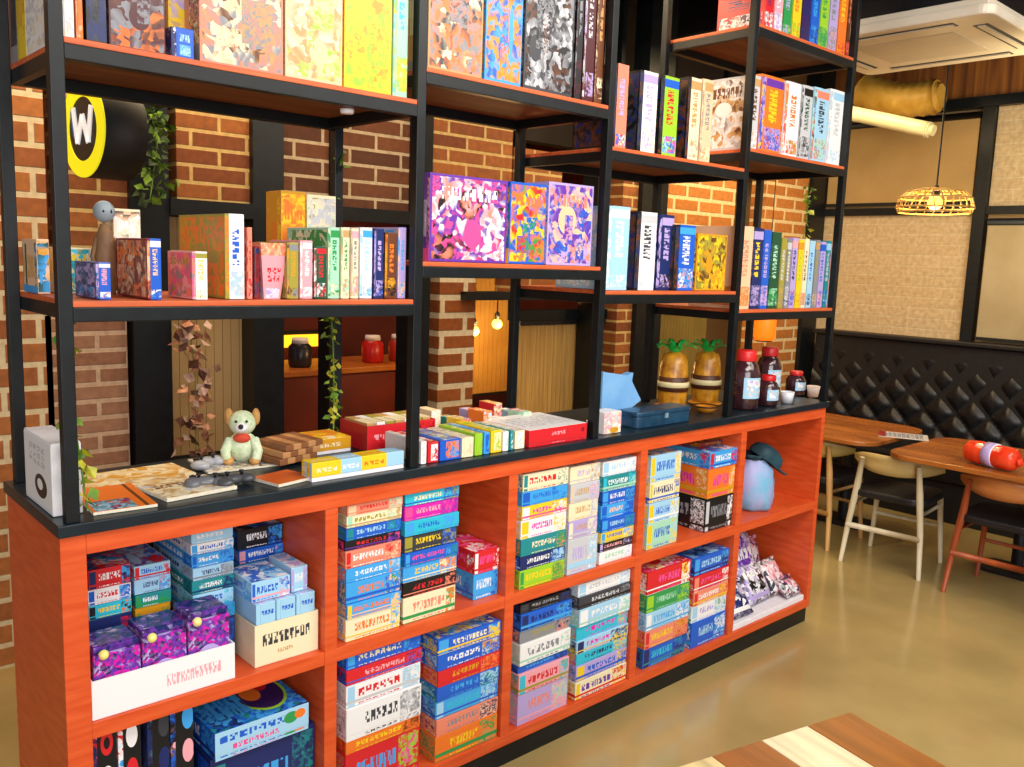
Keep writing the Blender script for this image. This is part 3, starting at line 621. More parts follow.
row(Z0, .04, [
 (95, 111, 262, .16, 'blue lpink white sal', 's', 'blue game box with purple side, first standing box right of corner post', .04, 'navy lil dpur sky'),
 (147, 162, 238, .22, 'blue peach white sky', 's', 'tall blue spined box with crowded red side picture', .03, 'dred org sal mar peach'),
 (192, 208, 251, .16, 'white yel olive cream', 's', 'white slim box with yellow emblem, flowery pink side', .02, 'lpink olive grey pink sal'),
 (225, 245, 213, .30, 'white blue lsky lgrey', 's', 'tall white spined box with large olive green side', .04, 'olive org gold olive'),
 (247, 253, 227, .2, 'sal red red lpink', 's', 'thin coral box right of the tall white spine'),
 (254, 260, 246, .22, 'dred black navy dgrey', 's', 'narrow dark red box between coral box and pink tapered tub', .06),
 (287, 299, 242, .2, 'olive gold grey brown', 's', 'olive and gold narrow box right of the pink tapered tub'),
 (300, 313, 240, .18, 'lpink white white lgrey', 's', 'off-white rounded box with faint pink marks, between olive and red boxes'),
 (314, 327, 246, .2, 'dgreen red red white', 's', 'dark green box with red dotted spine, left of the mint one'),
 (328, 340, 227, .24, 'mint green green cream', 's', 'mint green tall box next to two cream ones'),
 (341, 350, 227, .24, 'cream green tan mint', 's', 'cream tall narrow box touching the mint one'),
 (351, 359, 228, .24, 'cream grey lpink tan', 's', 'ivory tall narrow box second from the mint one'),
 (360, 372.5, 227, .24, 'white lsky sky lsky', 's', 'white tall box with sky blue patch, left of the navy one'),
 (374, 384, 228, .24, 'navy lil blue lil', 's', 'navy blue tall spine beneath the red and yellow box'),
 (385, 397, 232, .22, 'brown org gold black', 's', 'dark brown and orange box second from the steel post'),
 (398, 411, 227, .24, 'lil sky sky peach', 's', 'pale blue and lilac tall box touching the steel post'),
])
# pink tapered tub
xa = x_at(273, .06, Z0+.1); t = thing('popcorn_tub', 'pink tapered card tub with orange top on the left middle shelf', 'tub', (xa, .09, Z0))
hh = z_at(243, xa, .06)-Z0
def frust(m_, w0, w1, z0, z1, mi=0):
    a = [(-w0, -w0, z0), (w0, -w0, z0), (w0, w0, z0), (-w0, w0, z0)]; b = [(-w1, -w1, z1), (w1, -w1, z1), (w1, w1, z1), (-w1, w1, z1)]
    for i in range(4): j = (i+1) % 4; m_.quad([a[i], a[j], b[j], b[i]], mi)
    m_.quad(b, mi); m_.quad(a[::-1], mi); return m_
frust(MB(), .024, .037, 0, hh*.78).build('tub_body', art('lpink', (('g', .2, .4, .8, .75, 3, 2, 'red'), ('m', .1, .02, .9, .25, 60, ('lil', 'white')))), t)
frust(MB(), .037, .041, hh*.78, hh).build('tub_top', art(('m', 50, ('org', 'peach', 'sal'))), t)
# items standing on other boxes / in the second line
def on_top(ua, ub, vt, vb, y, d, fm, sm_, label, seam='y', **k):
    xa = x_at(ua, y, Z0+.3); xb = x_at(ub, y, Z0+.3); zt, zb = z_at(vt, xa, y), z_at(vb, xa, y)
    return gbox(xa, xb, y, d, zb, zt-zb, fm, sm_, sm_, label, seam=seam, **k)
row(Z0, .3, [
 (56, 92, 247, .1, 'cream yel teal cyan', 'c', 'cream box with turquoise oval, at the rear behind the corner post', .33, 'cream yel'),
 (114, 142, 208, .1, 'cream white peach black', 'c', 'pinkish cream box with small black marks, standing behind red pictured box', .34),
 (281, 306, 190, .1, 'gold org yel org', 'c', 'tall golden yellow box standing in the rear line', .34),
 (307, 336, 194, .1, 'cream lgrey olive mint', 'c', 'tall cream box with pale panel, right of the golden one', .33),
 (364, 383, 192, .08, 'sal yel gold red', 'c', 'coral red and yellow box rising in the rear line near the post', .34),
 (18, 50, 238, .14, 'peach gold dgreen sky', 'c', 'peach and gold patterned box at the shelf end, left of corner post', .30),
])
# grey headed figurine
xa = x_at(104, .28, Z0+.1); t = thing('toy_figurine', 'small grey headed toy figure behind the blue box, left shelf', 'toy', (xa, .27, Z0)); fh = z_at(200, xa, .27)-Z0; t.scale = (.68, .68, 1)
GR = noisy('toy_grey', '7c8890', 'a8b4bc', 20, .5); BRN = noisy('toy_brown', '6a4a30', '8e6844', 20, .6)
MB().lathe([(0, 0), (.035, 0), (.042, fh*.3), (.034, fh*.6), (.015, fh*.75), (0, fh*.76)], 18).build('body', BRN, t)
MB().ball((0, 0, fh*.88), fh*.16, 14, sc=(1, 1, .72)).build('head', GR, t); MB().ball((-.012, -fh*.13, fh*.88), .006, 8).build('eye', BLACK, t); MB().ball((.014, -fh*.13, fh*.88), .006, 8).build('eye', BLACK, t)
for s in (-1, 1): MB().tube([(s*.03, 0, fh*.6), (s*.05, -.01, fh*.4), (s*.045, -.02, fh*.3)], [.009, .008, .007], 8).build('arm', BRN, t)
# top-left shelf
ZA = 2.256
row(ZA, .03, [
 (60, 74, -60, .3, 'white lgrey lgrey cream', 's', 'tall white spine at the far left of the top shelf'),
 (75, 83, -60, .3, 'org sal peach org', 's', 'bright orange narrow spine beside the white one, top shelf'),
 (85, 107, -50, .25, 'black navy dgrey black', 'c', 'plain black box between orange spine and maroon cover, top shelf'),
 (108, 166, -50, .2, 'mar org brown mar grey', 'c', 'maroon illustrated box with orange border on the top shelf', .035),
 (168, 198, -55, .12, 'yel pur yel lil yel', 'c', 'yellow box standing behind the small blue box', .12),
 (199, 284, -60, .25, 'sal tan brown peach cream grey', 'c', 'coral and tan collage box on the top left shelf'),
 (285, 343, -80, .2, 'peach cream tan peach lime', 'c', 'pale peach and cream box left of the yellow one, top shelf'),
 (344, 392, -80, .22, 'yel lime yel gold', 'c', 'glossy yellow large box on the top left shelf'),
 (393, 408, -80, .25, 'mint cyan lime yel', 's', 'pale turquoise box at the right end of the top left shelf'),
])
gbox(x_at(171, .025, ZA), x_at(194, .025, ZA), .022, .05, ZA, .072, art('blue', (('g', .2, .55, .8, .85, 4, 1, 'lsky'), ('m', .2, .1, .8, .45, 80, ('lsky', 'sky')))), art(('m', 60, ('navy', 'dpur', 'white', 'navy'))), art('blue'), 'small blue box in front of the yellow one, top left shelf', seam='x', name='card_box', cat='card game')
row(ZA, .25, [(23, 41, -60, .1, 'yel gold gold yel', 'c', 'plain yellow box at the rear left corner of the top shelf', .32), (3, 20, -60, .1, 'dgrey black navy grey', 'c', 'dark box at the extreme rear corner of the top shelf', .38)])
# bay B
ZBm = 1.791
row(ZBm, .03, [
 (429, 507, 172, .05, 'pur white lpink sal black pink', 'c', 'wide purple and pink collage box with white title', .03),
 (509, 546, 181, .2, 'blue org green red yel', 'c', 'blue and green box with orange flowers, in the middle', .03),
 (547, 592, 181, .2, 'lil sal lpink peach blue pur', 'c', 'lilac floral box at the right end, beside the steel post', .03),
])
ZBt = 2.354
row(ZBt, .03, [
 (428, 483, -70, .24, 'tan cream dgrey org sal grey', 'c', 'crowded tan collage box, leftmost above the purple one'),
 (485, 522, -70, .24, 'sky gold sky blue gold org', 'c', 'gold and sky blue box between two collage boxes, upper shelf'),
 (524, 573, -70, .24, 'dgrey lgrey grey black brown', 'c', 'charcoal grey illustrated box on the upper middle shelf'),
 (575, 582, -70, .24, 'black grey mar black', 's', 'slim black spine right of the charcoal box'),
 (583, 594, -70, .24, 'mar lgrey lil brown', 's', 'maroon spine with pale grey panel, upper middle shelf'),
 (595, 603, -70, .24, 'brown tan cream mar', 's', 'brown spine with cream edge, touching the tall post'),
])
# bay C
ZCt = 2.218
row(ZCt, .03, [  # black side palettes paint the shade of the gaps onto left sides
 (613, 627, 62, .2, 'sal lil blue red sky cream', 's', 'coral and blue spine, first from the left in upper right bay', .03, 'black dgrey navy brown'),
 (638, 656, 69, .24, 'white lil lil cream', 's', 'white box with lilac vertical lettering, upper right bay', .03, 'black dgrey navy brown'),
 (659, 677, 74, .24, 'lime red blue pink sky lsky', 's', 'lime box with pink and blue picture squares', .03, 'black dgrey navy brown'),
 (686, 699, 76, .24, 'cream tan tan lgrey', 's', 'cream box with tan vertical lettering, left of its twin', .03, 'black dgrey navy brown'),
 (700, 711, 78, .24, 'peach grey tan cream', 's', 'peach cream box, right one of the pale pair'),
])
row(ZCt, .25, [(722, 733, 70, .15, 'yel black black cream', 's', 'narrow yellow topped box at the back of the upper right bay', .2), (735, 750, 78, .15, 'brown gold tan dred', 's', 'brown box with golden emblem at the back, near the post', .2)])
ZCm = 1.705
row(ZCm, .03, [  # black side palettes again put gap shade into the box sides
 (606, 628, 205, .26, 'lsky white white lsky', 's', 'frosty pale blue tall box, leftmost on the lower bay shelf'),
 (635, 655, 211, .26, 'white dgrey lgrey white', 's', 'white tall box with small dark vertical lettering', .03, 'black dgrey navy brown'),
 (657, 672, 214, .26, 'navy lil lil black', 's', 'navy tall box with lilac top, beside the white lettered one', .05),
 (674, 694, 224, .24, 'blue white sky sal white', 's', 'bright blue box with white curled pattern', .03, 'black dgrey navy brown'),
 (696, 726, 233, .2, 'gold olive brown yel gold', 'c', 'golden brown floral box touching the post'),
])
ZDl = 1.625
D1 = [(738, 750, 226, .26, 'peach sal tan org', 'b', 'orange tan thick book, first one after the post'),
 (751, 760, 228, .26, 'navy yel lil lil', 'b', 'purple blue book with yellow seal'),
 (761, 768, 230, .26, 'blue lil lil lpink', 'b', 'blue and lilac slim book beside the dark green one'),
 (769, 778, 232, .26, 'dgreen mint mint green', 'b', 'dark green book on the lower right shelf'),
 (779, 784, 238, .24, 'olive lgrey grey tan', 'b', 'olive slim book right of the dark green one'),
 (785, 789, 240, .24, 'grey cream lgrey navy', 'b', 'grey slim book right of the olive one'),
 (790, 795, 238, .24, 'lil navy lpink blue', 'b', 'lilac slim book left of the yellow one'),
 (796, 801, 240, .24, 'yel lime gold yel', 'b', 'yellow slim book on the lower right shelf'),
 (802, 806, 239, .24, 'cream brown tan sal', 'b', 'cream slim book right of the yellow one'),
 (807, 812, 241, .24, 'lsky blue sky navy', 'b', 'pale blue slim book with blue lettering near the shelf end'),
 (813, 817, 240, .24, 'grey olive tan lgrey', 'b', 'brownish grey slim book near the shelf end'),
 (818, 823, 242, .24, 'lil blue blue lpink', 'b', 'pale violet slim book, third from the shelf end'),
 (824, 828, 241, .24, 'teal lgrey lsky blue', 'b', 'teal slim book, second from the shelf end'),
 (829, 832, 243, .24, 'lpink pur lil grey', 'b', 'pale pink slim book at the shelf end')]
row(ZDl, .03, D1)
ZDm = 2.305
row(ZDm, .03, [
 (748, 758, 74, .24, 'lgrey brown tan white', 's', 'grey and tan box, first after the post on the upper right shelf'),
 (759, 781, 73, .24, 'org yel pur lil blue', 's', 'orange topped box with purple and blue picture'),
 (783, 798, 80, .24, 'white org sal olive red', 's', 'white box with red orange figure'),
 (799, 810, 84, .24, 'lgrey dgreen black grey', 's', 'grey box with dark green edge, upper right shelf'),
 (811, 826, 86, .24, 'lsky dgrey sal grey mint', 's', 'pale grey blue box with small red mark, upper right shelf'),
 (827, 849, 88, .24, 'white lgrey lsky white', 's', 'plain white thick box at the end of the upper right shelf'),
])
ZDt = 2.808
cols = [('red navy white', 'red and navy'), ('lpink white lil', 'pale pink'), ('green lil lime', 'green'), ('yel org lime', 'yellow'), ('dpur navy mar', 'dark purple'), ('blue sky navy', 'blue'), ('lime green green', 'lime green'), ('lil grey lpink', 'lilac'), ('org yel red', 'orange'), ('brown sal red', 'brown red')]
u_ = 766
row(ZDt, .03, [(766+9*i, 774+9*i, -30, .24, c+' '+c.split()[1], 'b', '%s book on the topmost right shelf, near the ceiling' % n) for i, (c, n) in enumerate(cols)])

# ================================================================ ON THE CABINET TOP
def tpx(u, v, z=TT): return on_z(u, v, z)
# white carton behind the corner post
p0 = tpx(50, 512, TT); 
t = thing('tissue_carton', 'white carton with bold black curl, standing behind the corner post', 'carton', (.012, .2, TT+.001), 0)
hh = .175
curl = MB()
MB().box((-.034, -.13, 0), (.034, .11, hh), (0, 0, 0, 1, 2, 0)).build('carton_body', [WCARD, art('white', (('e', .6, .32, .22, .17, 'black'), ('e', .57, .34, .1, .08, 'white'), ('g', .2, .6, .8, .9, 4, 3, 'lgrey'))), WCARD], t, .003)
MB().box((-.032, -.128, hh), (.032, .108, hh+.003)).build('carton_flap', WCARD, t)
# flat magazines and game boards
def flat(name, corners, th, z, mt, label, cat, side=None):
    """a flat sheet or board given by its four corners on the top (counter-clockwise)"""
    c = sum(corners, Vector())/4; t = thing(name, label, cat, (c.x, c.y, z)); q = [Vector((p.x-c.x, p.y-c.y)) for p in corners]; m_ = MB()
    lo = [(p.x, p.y, 0) for p in q]; hi = [(p.x, p.y, th) for p in q]
    m_.quad(hi, 0); m_.quad(lo[::-1], 1)
    for i in range(4): j = (i+1) % 4; m_.quad([lo[i], lo[j], hi[j], hi[i]], 1)
    m_.build('printed_sheet', [mt, side or PAGES], t, .0008)
    return t
def rect(cx, cy, w_, d_, a):
    c, s_ = math.cos(a), math.sin(a); return [Vector((cx+x*c-y*s_, cy+x*s_+y*c, 0)) for x, y in ((-w_/2, -d_/2), (w_/2, -d_/2), (w_/2, d_/2), (-w_/2, d_/2))]
zt = TT+.001
flat('magazine', rect(.14, .145, .15, .24, R(-4)), .008, zt, art('org', (('m', .05, .02, .7, .4, 40, ('teal', 'red', 'navy', 'lsky')), ('r', .82, 0, .88, 1, 'brown'))), 'orange magazine with teal and red corner, flat beside the corner post', 'magazine')
flat('magazine', rect(.33, .14, .2, .17, R(6)), .010, zt, art(('m', 20, ('cream', 'tan', 'cream', 'lgrey')), (('g', .1, .6, .8, .8, 7, 2, 'brown'),)), 'pale cream magazine lying near the front, right of the orange one', 'magazine')
flat('game_board', rect(.26, .33, .3, .2, R(3)), .006, zt, art(('m', 14, ('tan', 'cream', 'gold', 'cream'))), 'tan printed board lying along the rear of the cabinet top', 'game board')
flat('game_board', rect(.56, .35, .22, .19, R(-5)), .006, zt, art(('m', 18, ('lgrey', 'cream', 'dgrey', 'tan')), (('g', .1, .1, .9, .9, 6, 6, 'grey'),)), 'cream printed board at the rear, right of the tan one', 'game board')
# controllers / grey gadgets
def gadget(x, y, rz, c, label):
    t = thing('game_controller', label, 'controller', (x, y, zt), rz); t.scale = (.72,)*3; mt = noisy('moulded_plastic', c, c, 10, .3)
    m_ = MB(); m_.ball((-.05, -.012, .022), .034, 12, sc=(1, 1.25, .62)); m_.ball((.05, -.012, .022), .034, 12, sc=(1, 1.25, .62)); m_.ball((0, .004, .022), .055, 14, sc=(1.15, .6, .4)); m_.build('shell', mt, t)
    for dx, dy in ((-.028, 0), (.03, -.012)): MB().lathe([(0, 0), (.006, 0), (.006, .014), (.011, .018), (.009, .023), (0, .024)][::1], 12, (dx, dy, .033)).build('thumb_stick', BLACK, t)
    MB().box((-.062, .004, .04), (-.036, .012, .047)).box((-.053, -.006, .04), (-.045, .022, .047)).build('direction_pad', BLACK, t)
    return t
gadget(tpx(240, 484).x-.02, tpx(240, 484).y-.0, .25, '4a4c50', 'dark grey game controller lying nearest the orange board'); gadget(tpx(206, 468).x, tpx(206, 468).y, .5, 'a8aab0', 'light grey game controller lying behind the dark grey one'); gadget(tpx(196, 489).x+.03, tpx(196, 489).y, -.3, '6c6e74', 'mid grey game controller overlapping the cream magazine near the front edge')
flat('game_board', rect(tpx(283, 480).x, tpx(283, 480).y, .13, .12, R(12)), .009, zt, noisy('orange_card', 'c8501c', 'dc6a28', 8, .4), 'plain orange board lying under the stack of wooden blocks', 'game board')
# plush toy
t = thing('plush_dog', 'pale green and cream plush dog with black nose, sitting on the top', 'toy', (tpx(243, 462).x, tpx(243, 462).y, zt), R(-30)); t.scale = (.86,)*3
PL1 = noisy('pale_plush', 'c0d8a8', 'e4ecd0', 60, .95, .4); PL2 = noisy('tan_plush', 'c08a4a', 'd8a868', 60, .95, .4)
MB().ball((0, 0, .055), .055, 16, sc=(1, .9, 1)).build('body', PL1, t)
MB().ball((0, -.015, .145), .047, 16, sc=(1, .95, .95)).build('head', PL1, t)
MB().ball((0, -.055, .135), .024, 12, sc=(1, .9, .75)).build('muzzle', WCARD, t); MB().ball((0, -.077, .142), .009, 10).build('nose', BLACK, t)
for s_ in (-1, 1):
    MB().ball((s_*.046, -.005, .165), .024, 12, sc=(.6, .8, 1.3)).build('ear', PL2, t); MB().ball((s_*.018, -.056, .157), .005, 8).build('eye', BLACK, t)
    MB().tube([(s_*.04, -.02, .085), (s_*.055, -.05, .05), (s_*.05, -.065, .02)], [.018, .018, .016], 10).build('foreleg', PL1, t); MB().ball((s_*.045, -.055, .017), .022, 12, sc=(.9, 1.3, .75)).build('foot', PL2, t)
MB().ball((0, -.04, .095), .03, 12, sc=(1, .5, .6)).build('neck_scarf', noisy('red_felt', 'c83a28', 'd85a3a', 40, .9), t)
# wooden blocks: a toppled tower, each block its own thing
BLK = [noisy('wood_block', 'b07848', 'cc9a64', 12, .5, stretch=(.4, 3, 3)), noisy('dark_wood_block', '7a4a2c', '96603a', 12, .5, stretch=(.4, 3, 3))]
bx0, by0, ang = tpx(290, 462).x, tpx(290, 462).y, R(8); blk = None; n = 0
for lay in range(3):
    for k in range(5):
        a = ang+R(8); dx = k*.031-.06+lay*.012
        lbl = '%s wooden block, %s from the left in the %s row of the block pile' % (('dark', 'pale')[(k+lay) % 2], ('first', 'second', 'third', 'fourth', 'last')[k], ('bottom', 'middle', 'top')[lay])
        o = MB().box((-.0145, -.075, 0), (.0145, .075, .0185)).build('wooden_block', BLK[(k+lay+1) % 2], bevel=.002)
        o.location = (bx0+dx*math.cos(a)-.01, by0+dx*math.sin(a)+.02, zt+.0095+lay*.0195); o.rotation_euler = (0, 0, a+R(-8)); tag(o, lbl, 'block', 'wooden blocks heaped on the cabinet top')
# long game box, yellow and blue, plus flat box behind
xa, xb = x_at(312, .03, TT+.03), x_at(407, .03, TT+.03)
xa = max(xa, .70)
gbox(.775, .962, .012, .07, TT, .052, art('yel', (('r', .3, 0, .55, 1, 'lsky'), ('r', .8, 0, 1, 1, 'lsky'), ('g', .05, .3, .28, .7, 4, 1, 'cream'), ('g', .57, .3, .78, .7, 4, 1, 'org'), ('g', .32, .3, .52, .7, 4, 1, 'white'))), art('yel'), art('gold', (('r', .3, 0, .55, 1, 'cream'),)), 'long yellow box with light blue bands at the front edge') if 0 else None
lx = x_at(311, .02, TT+.02)
t = thing('board_game_box', 'long yellow box with light blue bands at the front edge', 'board game', ((lx+.955)/2, .045, TT+.001)); w2 = (.955-lx)/2
fy = art('yel', (('r', .3, 0, .52, 1, 'lsky'), ('r', .8, 0, 1, 1, 'lsky'), ('g', .05, .3, .27, .7, 4, 1, 'cream'), ('g', .55, .3, .78, .7, 4, 1, 'org'), ('g', .32, .3, .5, .7, 4, 1, 'white')))
MB().box((-w2, -.03, .012), (w2, .03, .055), (0, 0, 0, 0, 0, 0)).build('lid', fy, t, .002); MB().box((-w2+.001, -.029, 0), (w2-.001, .029, .012)).build('base', WCARD, t)
t = thing('board_game_box', 'flat golden box behind the long yellow and blue one', 'board game', (1.0-.1, .37, TT+.001))
MB().box((-.13, -.06, .01), (.05, .08, .05), (0, 0, 0, 0, 1, 1)).build('lid', [art('gold', (('g', .1, .3, .8, .7, 6, 1, 'cream'),)), art(('m', 14, ('gold', 'yel', 'cream', 'org')))], t, .002); MB().box((-.129, -.059, 0), (.049, .079, .01)).build('base', WCARD, t)
# red carton of cards at the rear behind the second post
xa, xb = x_at(361, .30, TT+.03), x_at(411, .30, TT+.03)
t = tray(.98, 1.26, .26, .43, TT+.001, .085, .004, [art('red', (('g', .1, .3, .5, .7, 5, 1, 'lpink'), ('m', .55, .1, .98, .9, 40, ('red', 'dred', 'red')))), noisy('red_card', 'a81420', 'c82030', 8, .4)], 'card_carton', 'deep red open carton of cards behind the second post', 'carton')
for k in range(7):
    o = MB().box((-.017, -.07, 0), (.017, .07, .088)).build('card_deck', art('cream', (('r', 0, .6, 1, 1, ('tan', 'white', 'olive')[k % 3]),)), bevel=.001); o.location = (1.006+k*.0378, .345, TT+.0065); tag(o, 'cream card deck in the deep red carton, %s from the left' % ('first', 'second', 'third', 'fourth', 'fifth', 'sixth', 'last')[k], 'card deck', 'card decks in the deep red carton')
# row of packed games in the second bay, tops showing
seq = [(421, 427, .075, 'white lgrey lpink white', 'white'), (428, 439, .068, 'red white white red', 'red'), (440, 461, .07, 'blue org sky tan', 'blue and orange'), (462, 474, .068, 'cream peach lgrey tan', 'cream'), (475, 483, .075, 'lime red lime yel', 'lime green'), (484, 490, .075, 'sky blue blue lsky', 'sky blue'), (491, 502, .078, 'yel cream lime yel', 'yellow'), (503, 509, .07, 'white mint lsky cream', 'white and mint'), (510, 514, .07, 'teal cyan white teal', 'teal'), (515, 525, .066, 'cream lsky white lgrey', 'pale cream')]
for k, (ua, ub, hh, pal, nm) in enumerate(seq):
    xa = max(x_at(ua, .02, TT+.04), .97+P+.004); xb = max(x_at(ub, .02, TT+.04), xa+.018)
    p = pal.split()
    gbox(xa, xb-.001, .02, .2, TT, hh, art(p[0], (('m', .1, .1, .9, .9, 40, (p[0], p[0], p[1], p[2])),)), art(p[0]), art(('m', 26, (p[3], p[0], 'cream', p[2]))), '%s card game box, number %s of the row before the golden blind' % (nm, ('one', 'two', 'three', 'four', 'five', 'six', 'seven', 'eight', 'nine', 'ten')[k]) if 0 else '%s upright card game box in the front row, middle of the cabinet top' % nm, 'card game', 'card_box', 'x', group='card games in the row on the cabinet top')
xa, xb = x_at(528, .02, TT+.03), x_at(586, .02, TT+.03)
gbox(xa, min(xb, 1.79), .015, .26, TT, .062, art('red', (('g', .38, .45, .62, .75, 5, 1, 'lpink'), ('r', .9, .4, .95, .7, 'dred'))), art('red'), art('white', (('g', .1, .2, .9, .8, 8, 5, 'lgrey'),)), 'bright red box with white lid at right end of the row')
# loose cards and packs lying on the row and at the rear
rc = random.Random(3)
zz = TT+.001; cc = ['lpink', 'cream', 'yel', 'teal', 'org', 'lil', 'white', 'red', 'mint', 'lsky', 'tan', 'mag']
nm = dict(lpink='pale pink', cream='cream', yel='yellow', teal='teal', org='orange', lil='lilac', white='white', red='red', mint='mint', lsky='light blue', tan='tan', mag='magenta')
for k in range(10):
    x = 1.29+.05*k; y = .30+.05*(k % 3)+.0; c = cc[k]
    gbox(x-.022, x+.022, .245+.115*(k % 2), .09, TT, .055+.02*((k*5) % 3), art(('m', 30, (c, 'cream', cc[(k+5) % 12]))), art(c), art(('m', 24, (c, 'cream', c, cc[(k+3) % 12], 'tan'))), '%s card pack standing behind the upright row, on the cabinet top' % nm[c], 'card game', 'card_box', 'z', group='card packs behind the upright row')
# third bay: blue display card, white pack, dark blue tin, pineapple bottles
SKYB = noisy('sky_blue_card', '5c9ad8', '8cc0ec', 4, .5)
p = px[2]+P
t = thing('display_stand', 'light blue star edged standing card beside the dark blue tin', 'display', (1.96, .175, TT+.001), R(0))
star = []
xL, xR_ = x_at(601, .16, TT+.1)-1.96, x_at(632, .16, TT+.1)-1.96
pts = [(xL, 0), (xR_*.9, 0), (xR_+.0, .06), (xR_+.055, .085), (xR_+.02, .13), (xR_-.01, .17), (xR_-.004, .205), (xR_-.04, .195), (xL+.02, .215), (xL, .22)]
MB().prism([(a, b) for a, b in pts], -.02, .02, 'y').build('card_front', SKYB, t, .002)
MB().prism([(xL, 0), (xR_*.8, 0), (xR_*.8, .012), (xL, .012)], -.05, .06, 'y').build('foot', WCARD, t, .002)
xq = x_at(607, .05, TT+.03)
o = gbox(max(xq-.04, p+.004), xq+.06, .03, .08, TT, .085, art(('m', 40, ('white', 'lgrey', 'lpink', 'cream')), (('e', .6, .15, .25, .14, 'gold'),)), art('white'), art('white'), 'white pack with gold mark in front of the light blue card', 'card game', 'card_box', 'y')
xa, xb = x_at(638, .03, TT+.03), x_at(692, .03, TT+.03)
t = thing('storage_tin', 'dark blue rounded tin in front of the pineapple bottles', 'tin', ((xa+xb)/2, .085, TT+.001)); w2 = (xb-xa)/2
TIN = noisy('dark_blue_tin', '1c3c58', '2c5878', 18, .3, metal=.3)
def rr_(w_, d_, r_, n=5):
    out = []
    for cx_, cy_, a0 in ((w_-r_, d_-r_, 0), (-w_+r_, d_-r_, 90), (-w_+r_, -d_+r_, 180), (w_-r_, -d_+r_, 270)):
        for i in range(n+1): a = R(a0+90*i/n); out.append((cx_+r_*math.cos(a), cy_+r_*math.sin(a)))
    return out
MB().prism(rr_(w2, .055, .03), 0, .045, 'z').build('tin_body', TIN, t, .003); MB().prism(rr_(w2+.002, .057, .03), .045, .064, 'z').build('tin_lid', TIN, t, .005); MB().box((-.008, -.0585, .03), (.012, -.055, .05)).build('catch', noisy('tin_catch', '8ab0c8', 'a8c8dc', 10, .3, metal=.5), t)
AMB = noisy('amber_rind', '9a5a10', 'e0a028', 26, .3, .3, spec=.7); AMB2 = noisy('brown_band', '3a1a0a', '5c2c10', 20, .5)
GRN = noisy('bright_green_crown', '16a83c', '2cd060', 14, .4)
def pineapple(u, y, label):
    x = x_at(u, y, TT+.1); t = thing('pineapple_bottle', label, 'bottle', (x, y, TT+.001)); hh = z_at(341, x, y)-TT
    bf = lambda a, z: 1+.06*math.cos(8*a+z*90)*math.cos(8*a-z*90)
    h = hh*.84
    MB().lathe([(0, 0), (.05, 0), (.062, h*.1), (.066, h*.4), (.064, h*.75), (.05, h*.95), (.02, h), (0, h)], 40, bump=bf).build('rind_body', AMB, t)
    band = MB().lathe([(.066, h*.3), (.071, h*.31), (.071, h*.55), (.066, h*.56)], 30).build('label_band', AMB2, t)
    MB().lathe([(.071, h*.38), (.0725, h*.385), (.0725, h*.47), (.071, h*.475)], 30).build('label_stripe', noisy('cream_stripe', 'd8c890', 'e8dcb0', 9, .5), band)
    MB().lathe([(0, -.012), (.075, -.012), (.08, -.004), (.07, 0), (0, 0)], 30, (0, 0, .012)).build('base_ring', noisy('gold_base', 'c07818', 'e09a30', 9, .35), t)
    for k in range(11):
        a = 2*PI*k/11; L1 = .085 if k % 2 else .06; up = .035 if k % 2 else .055; ca, sa = math.cos(a), math.sin(a); m_ = MB(); w_ = .016
        prev = None
        for i in range(5):
            s_ = i/4; r_ = .012+L1*s_; z = h+.0+up*math.sin(PI*min(1, s_*.75)); ww = w_*(1-s_)**.6+.001
            cur = [Vector((ca*r_-sa*ww, sa*r_+ca*ww, z)), Vector((ca*r_+sa*ww, sa*r_-ca*ww, z)), Vector((ca*r_, sa*r_, z-.006))]
            if prev: m_.quad([prev[0], cur[0], cur[1], prev[1]], sm=True); m_.quad([prev[1], cur[1], cur[2], prev[2]]); m_.quad([prev[2], cur[2], cur[0], prev[0]])
            prev = cur
        m_.build('crown_leaf', GRN, t)
pineapple(673, .30, 'amber pineapple shaped bottle with green crown, left of the pair'); pineapple(706, .28, 'amber pineapple shaped bottle with green crown, right one by the post')
# amber bowl at the foot of the right bottle
x = x_at(706, .13, TT+.02); t = thing('amber_dish', 'small amber dish in front of the right pineapple bottle', 'dish', (x, .13, TT+.001))
MB().lathe([(0, 0), (.03, 0), (.05, .02), (.052, .028), (.046, .024), (.028, .008), (0, .006)], 24).build('bowl', noisy('amber_ceramic', 'c87818', 'e89a30', 9, .3), t); MB().lathe([(.05, .022), (.056, .027), (.053, .032), (.05, .03)], 24).build('rim', AMB2, t)
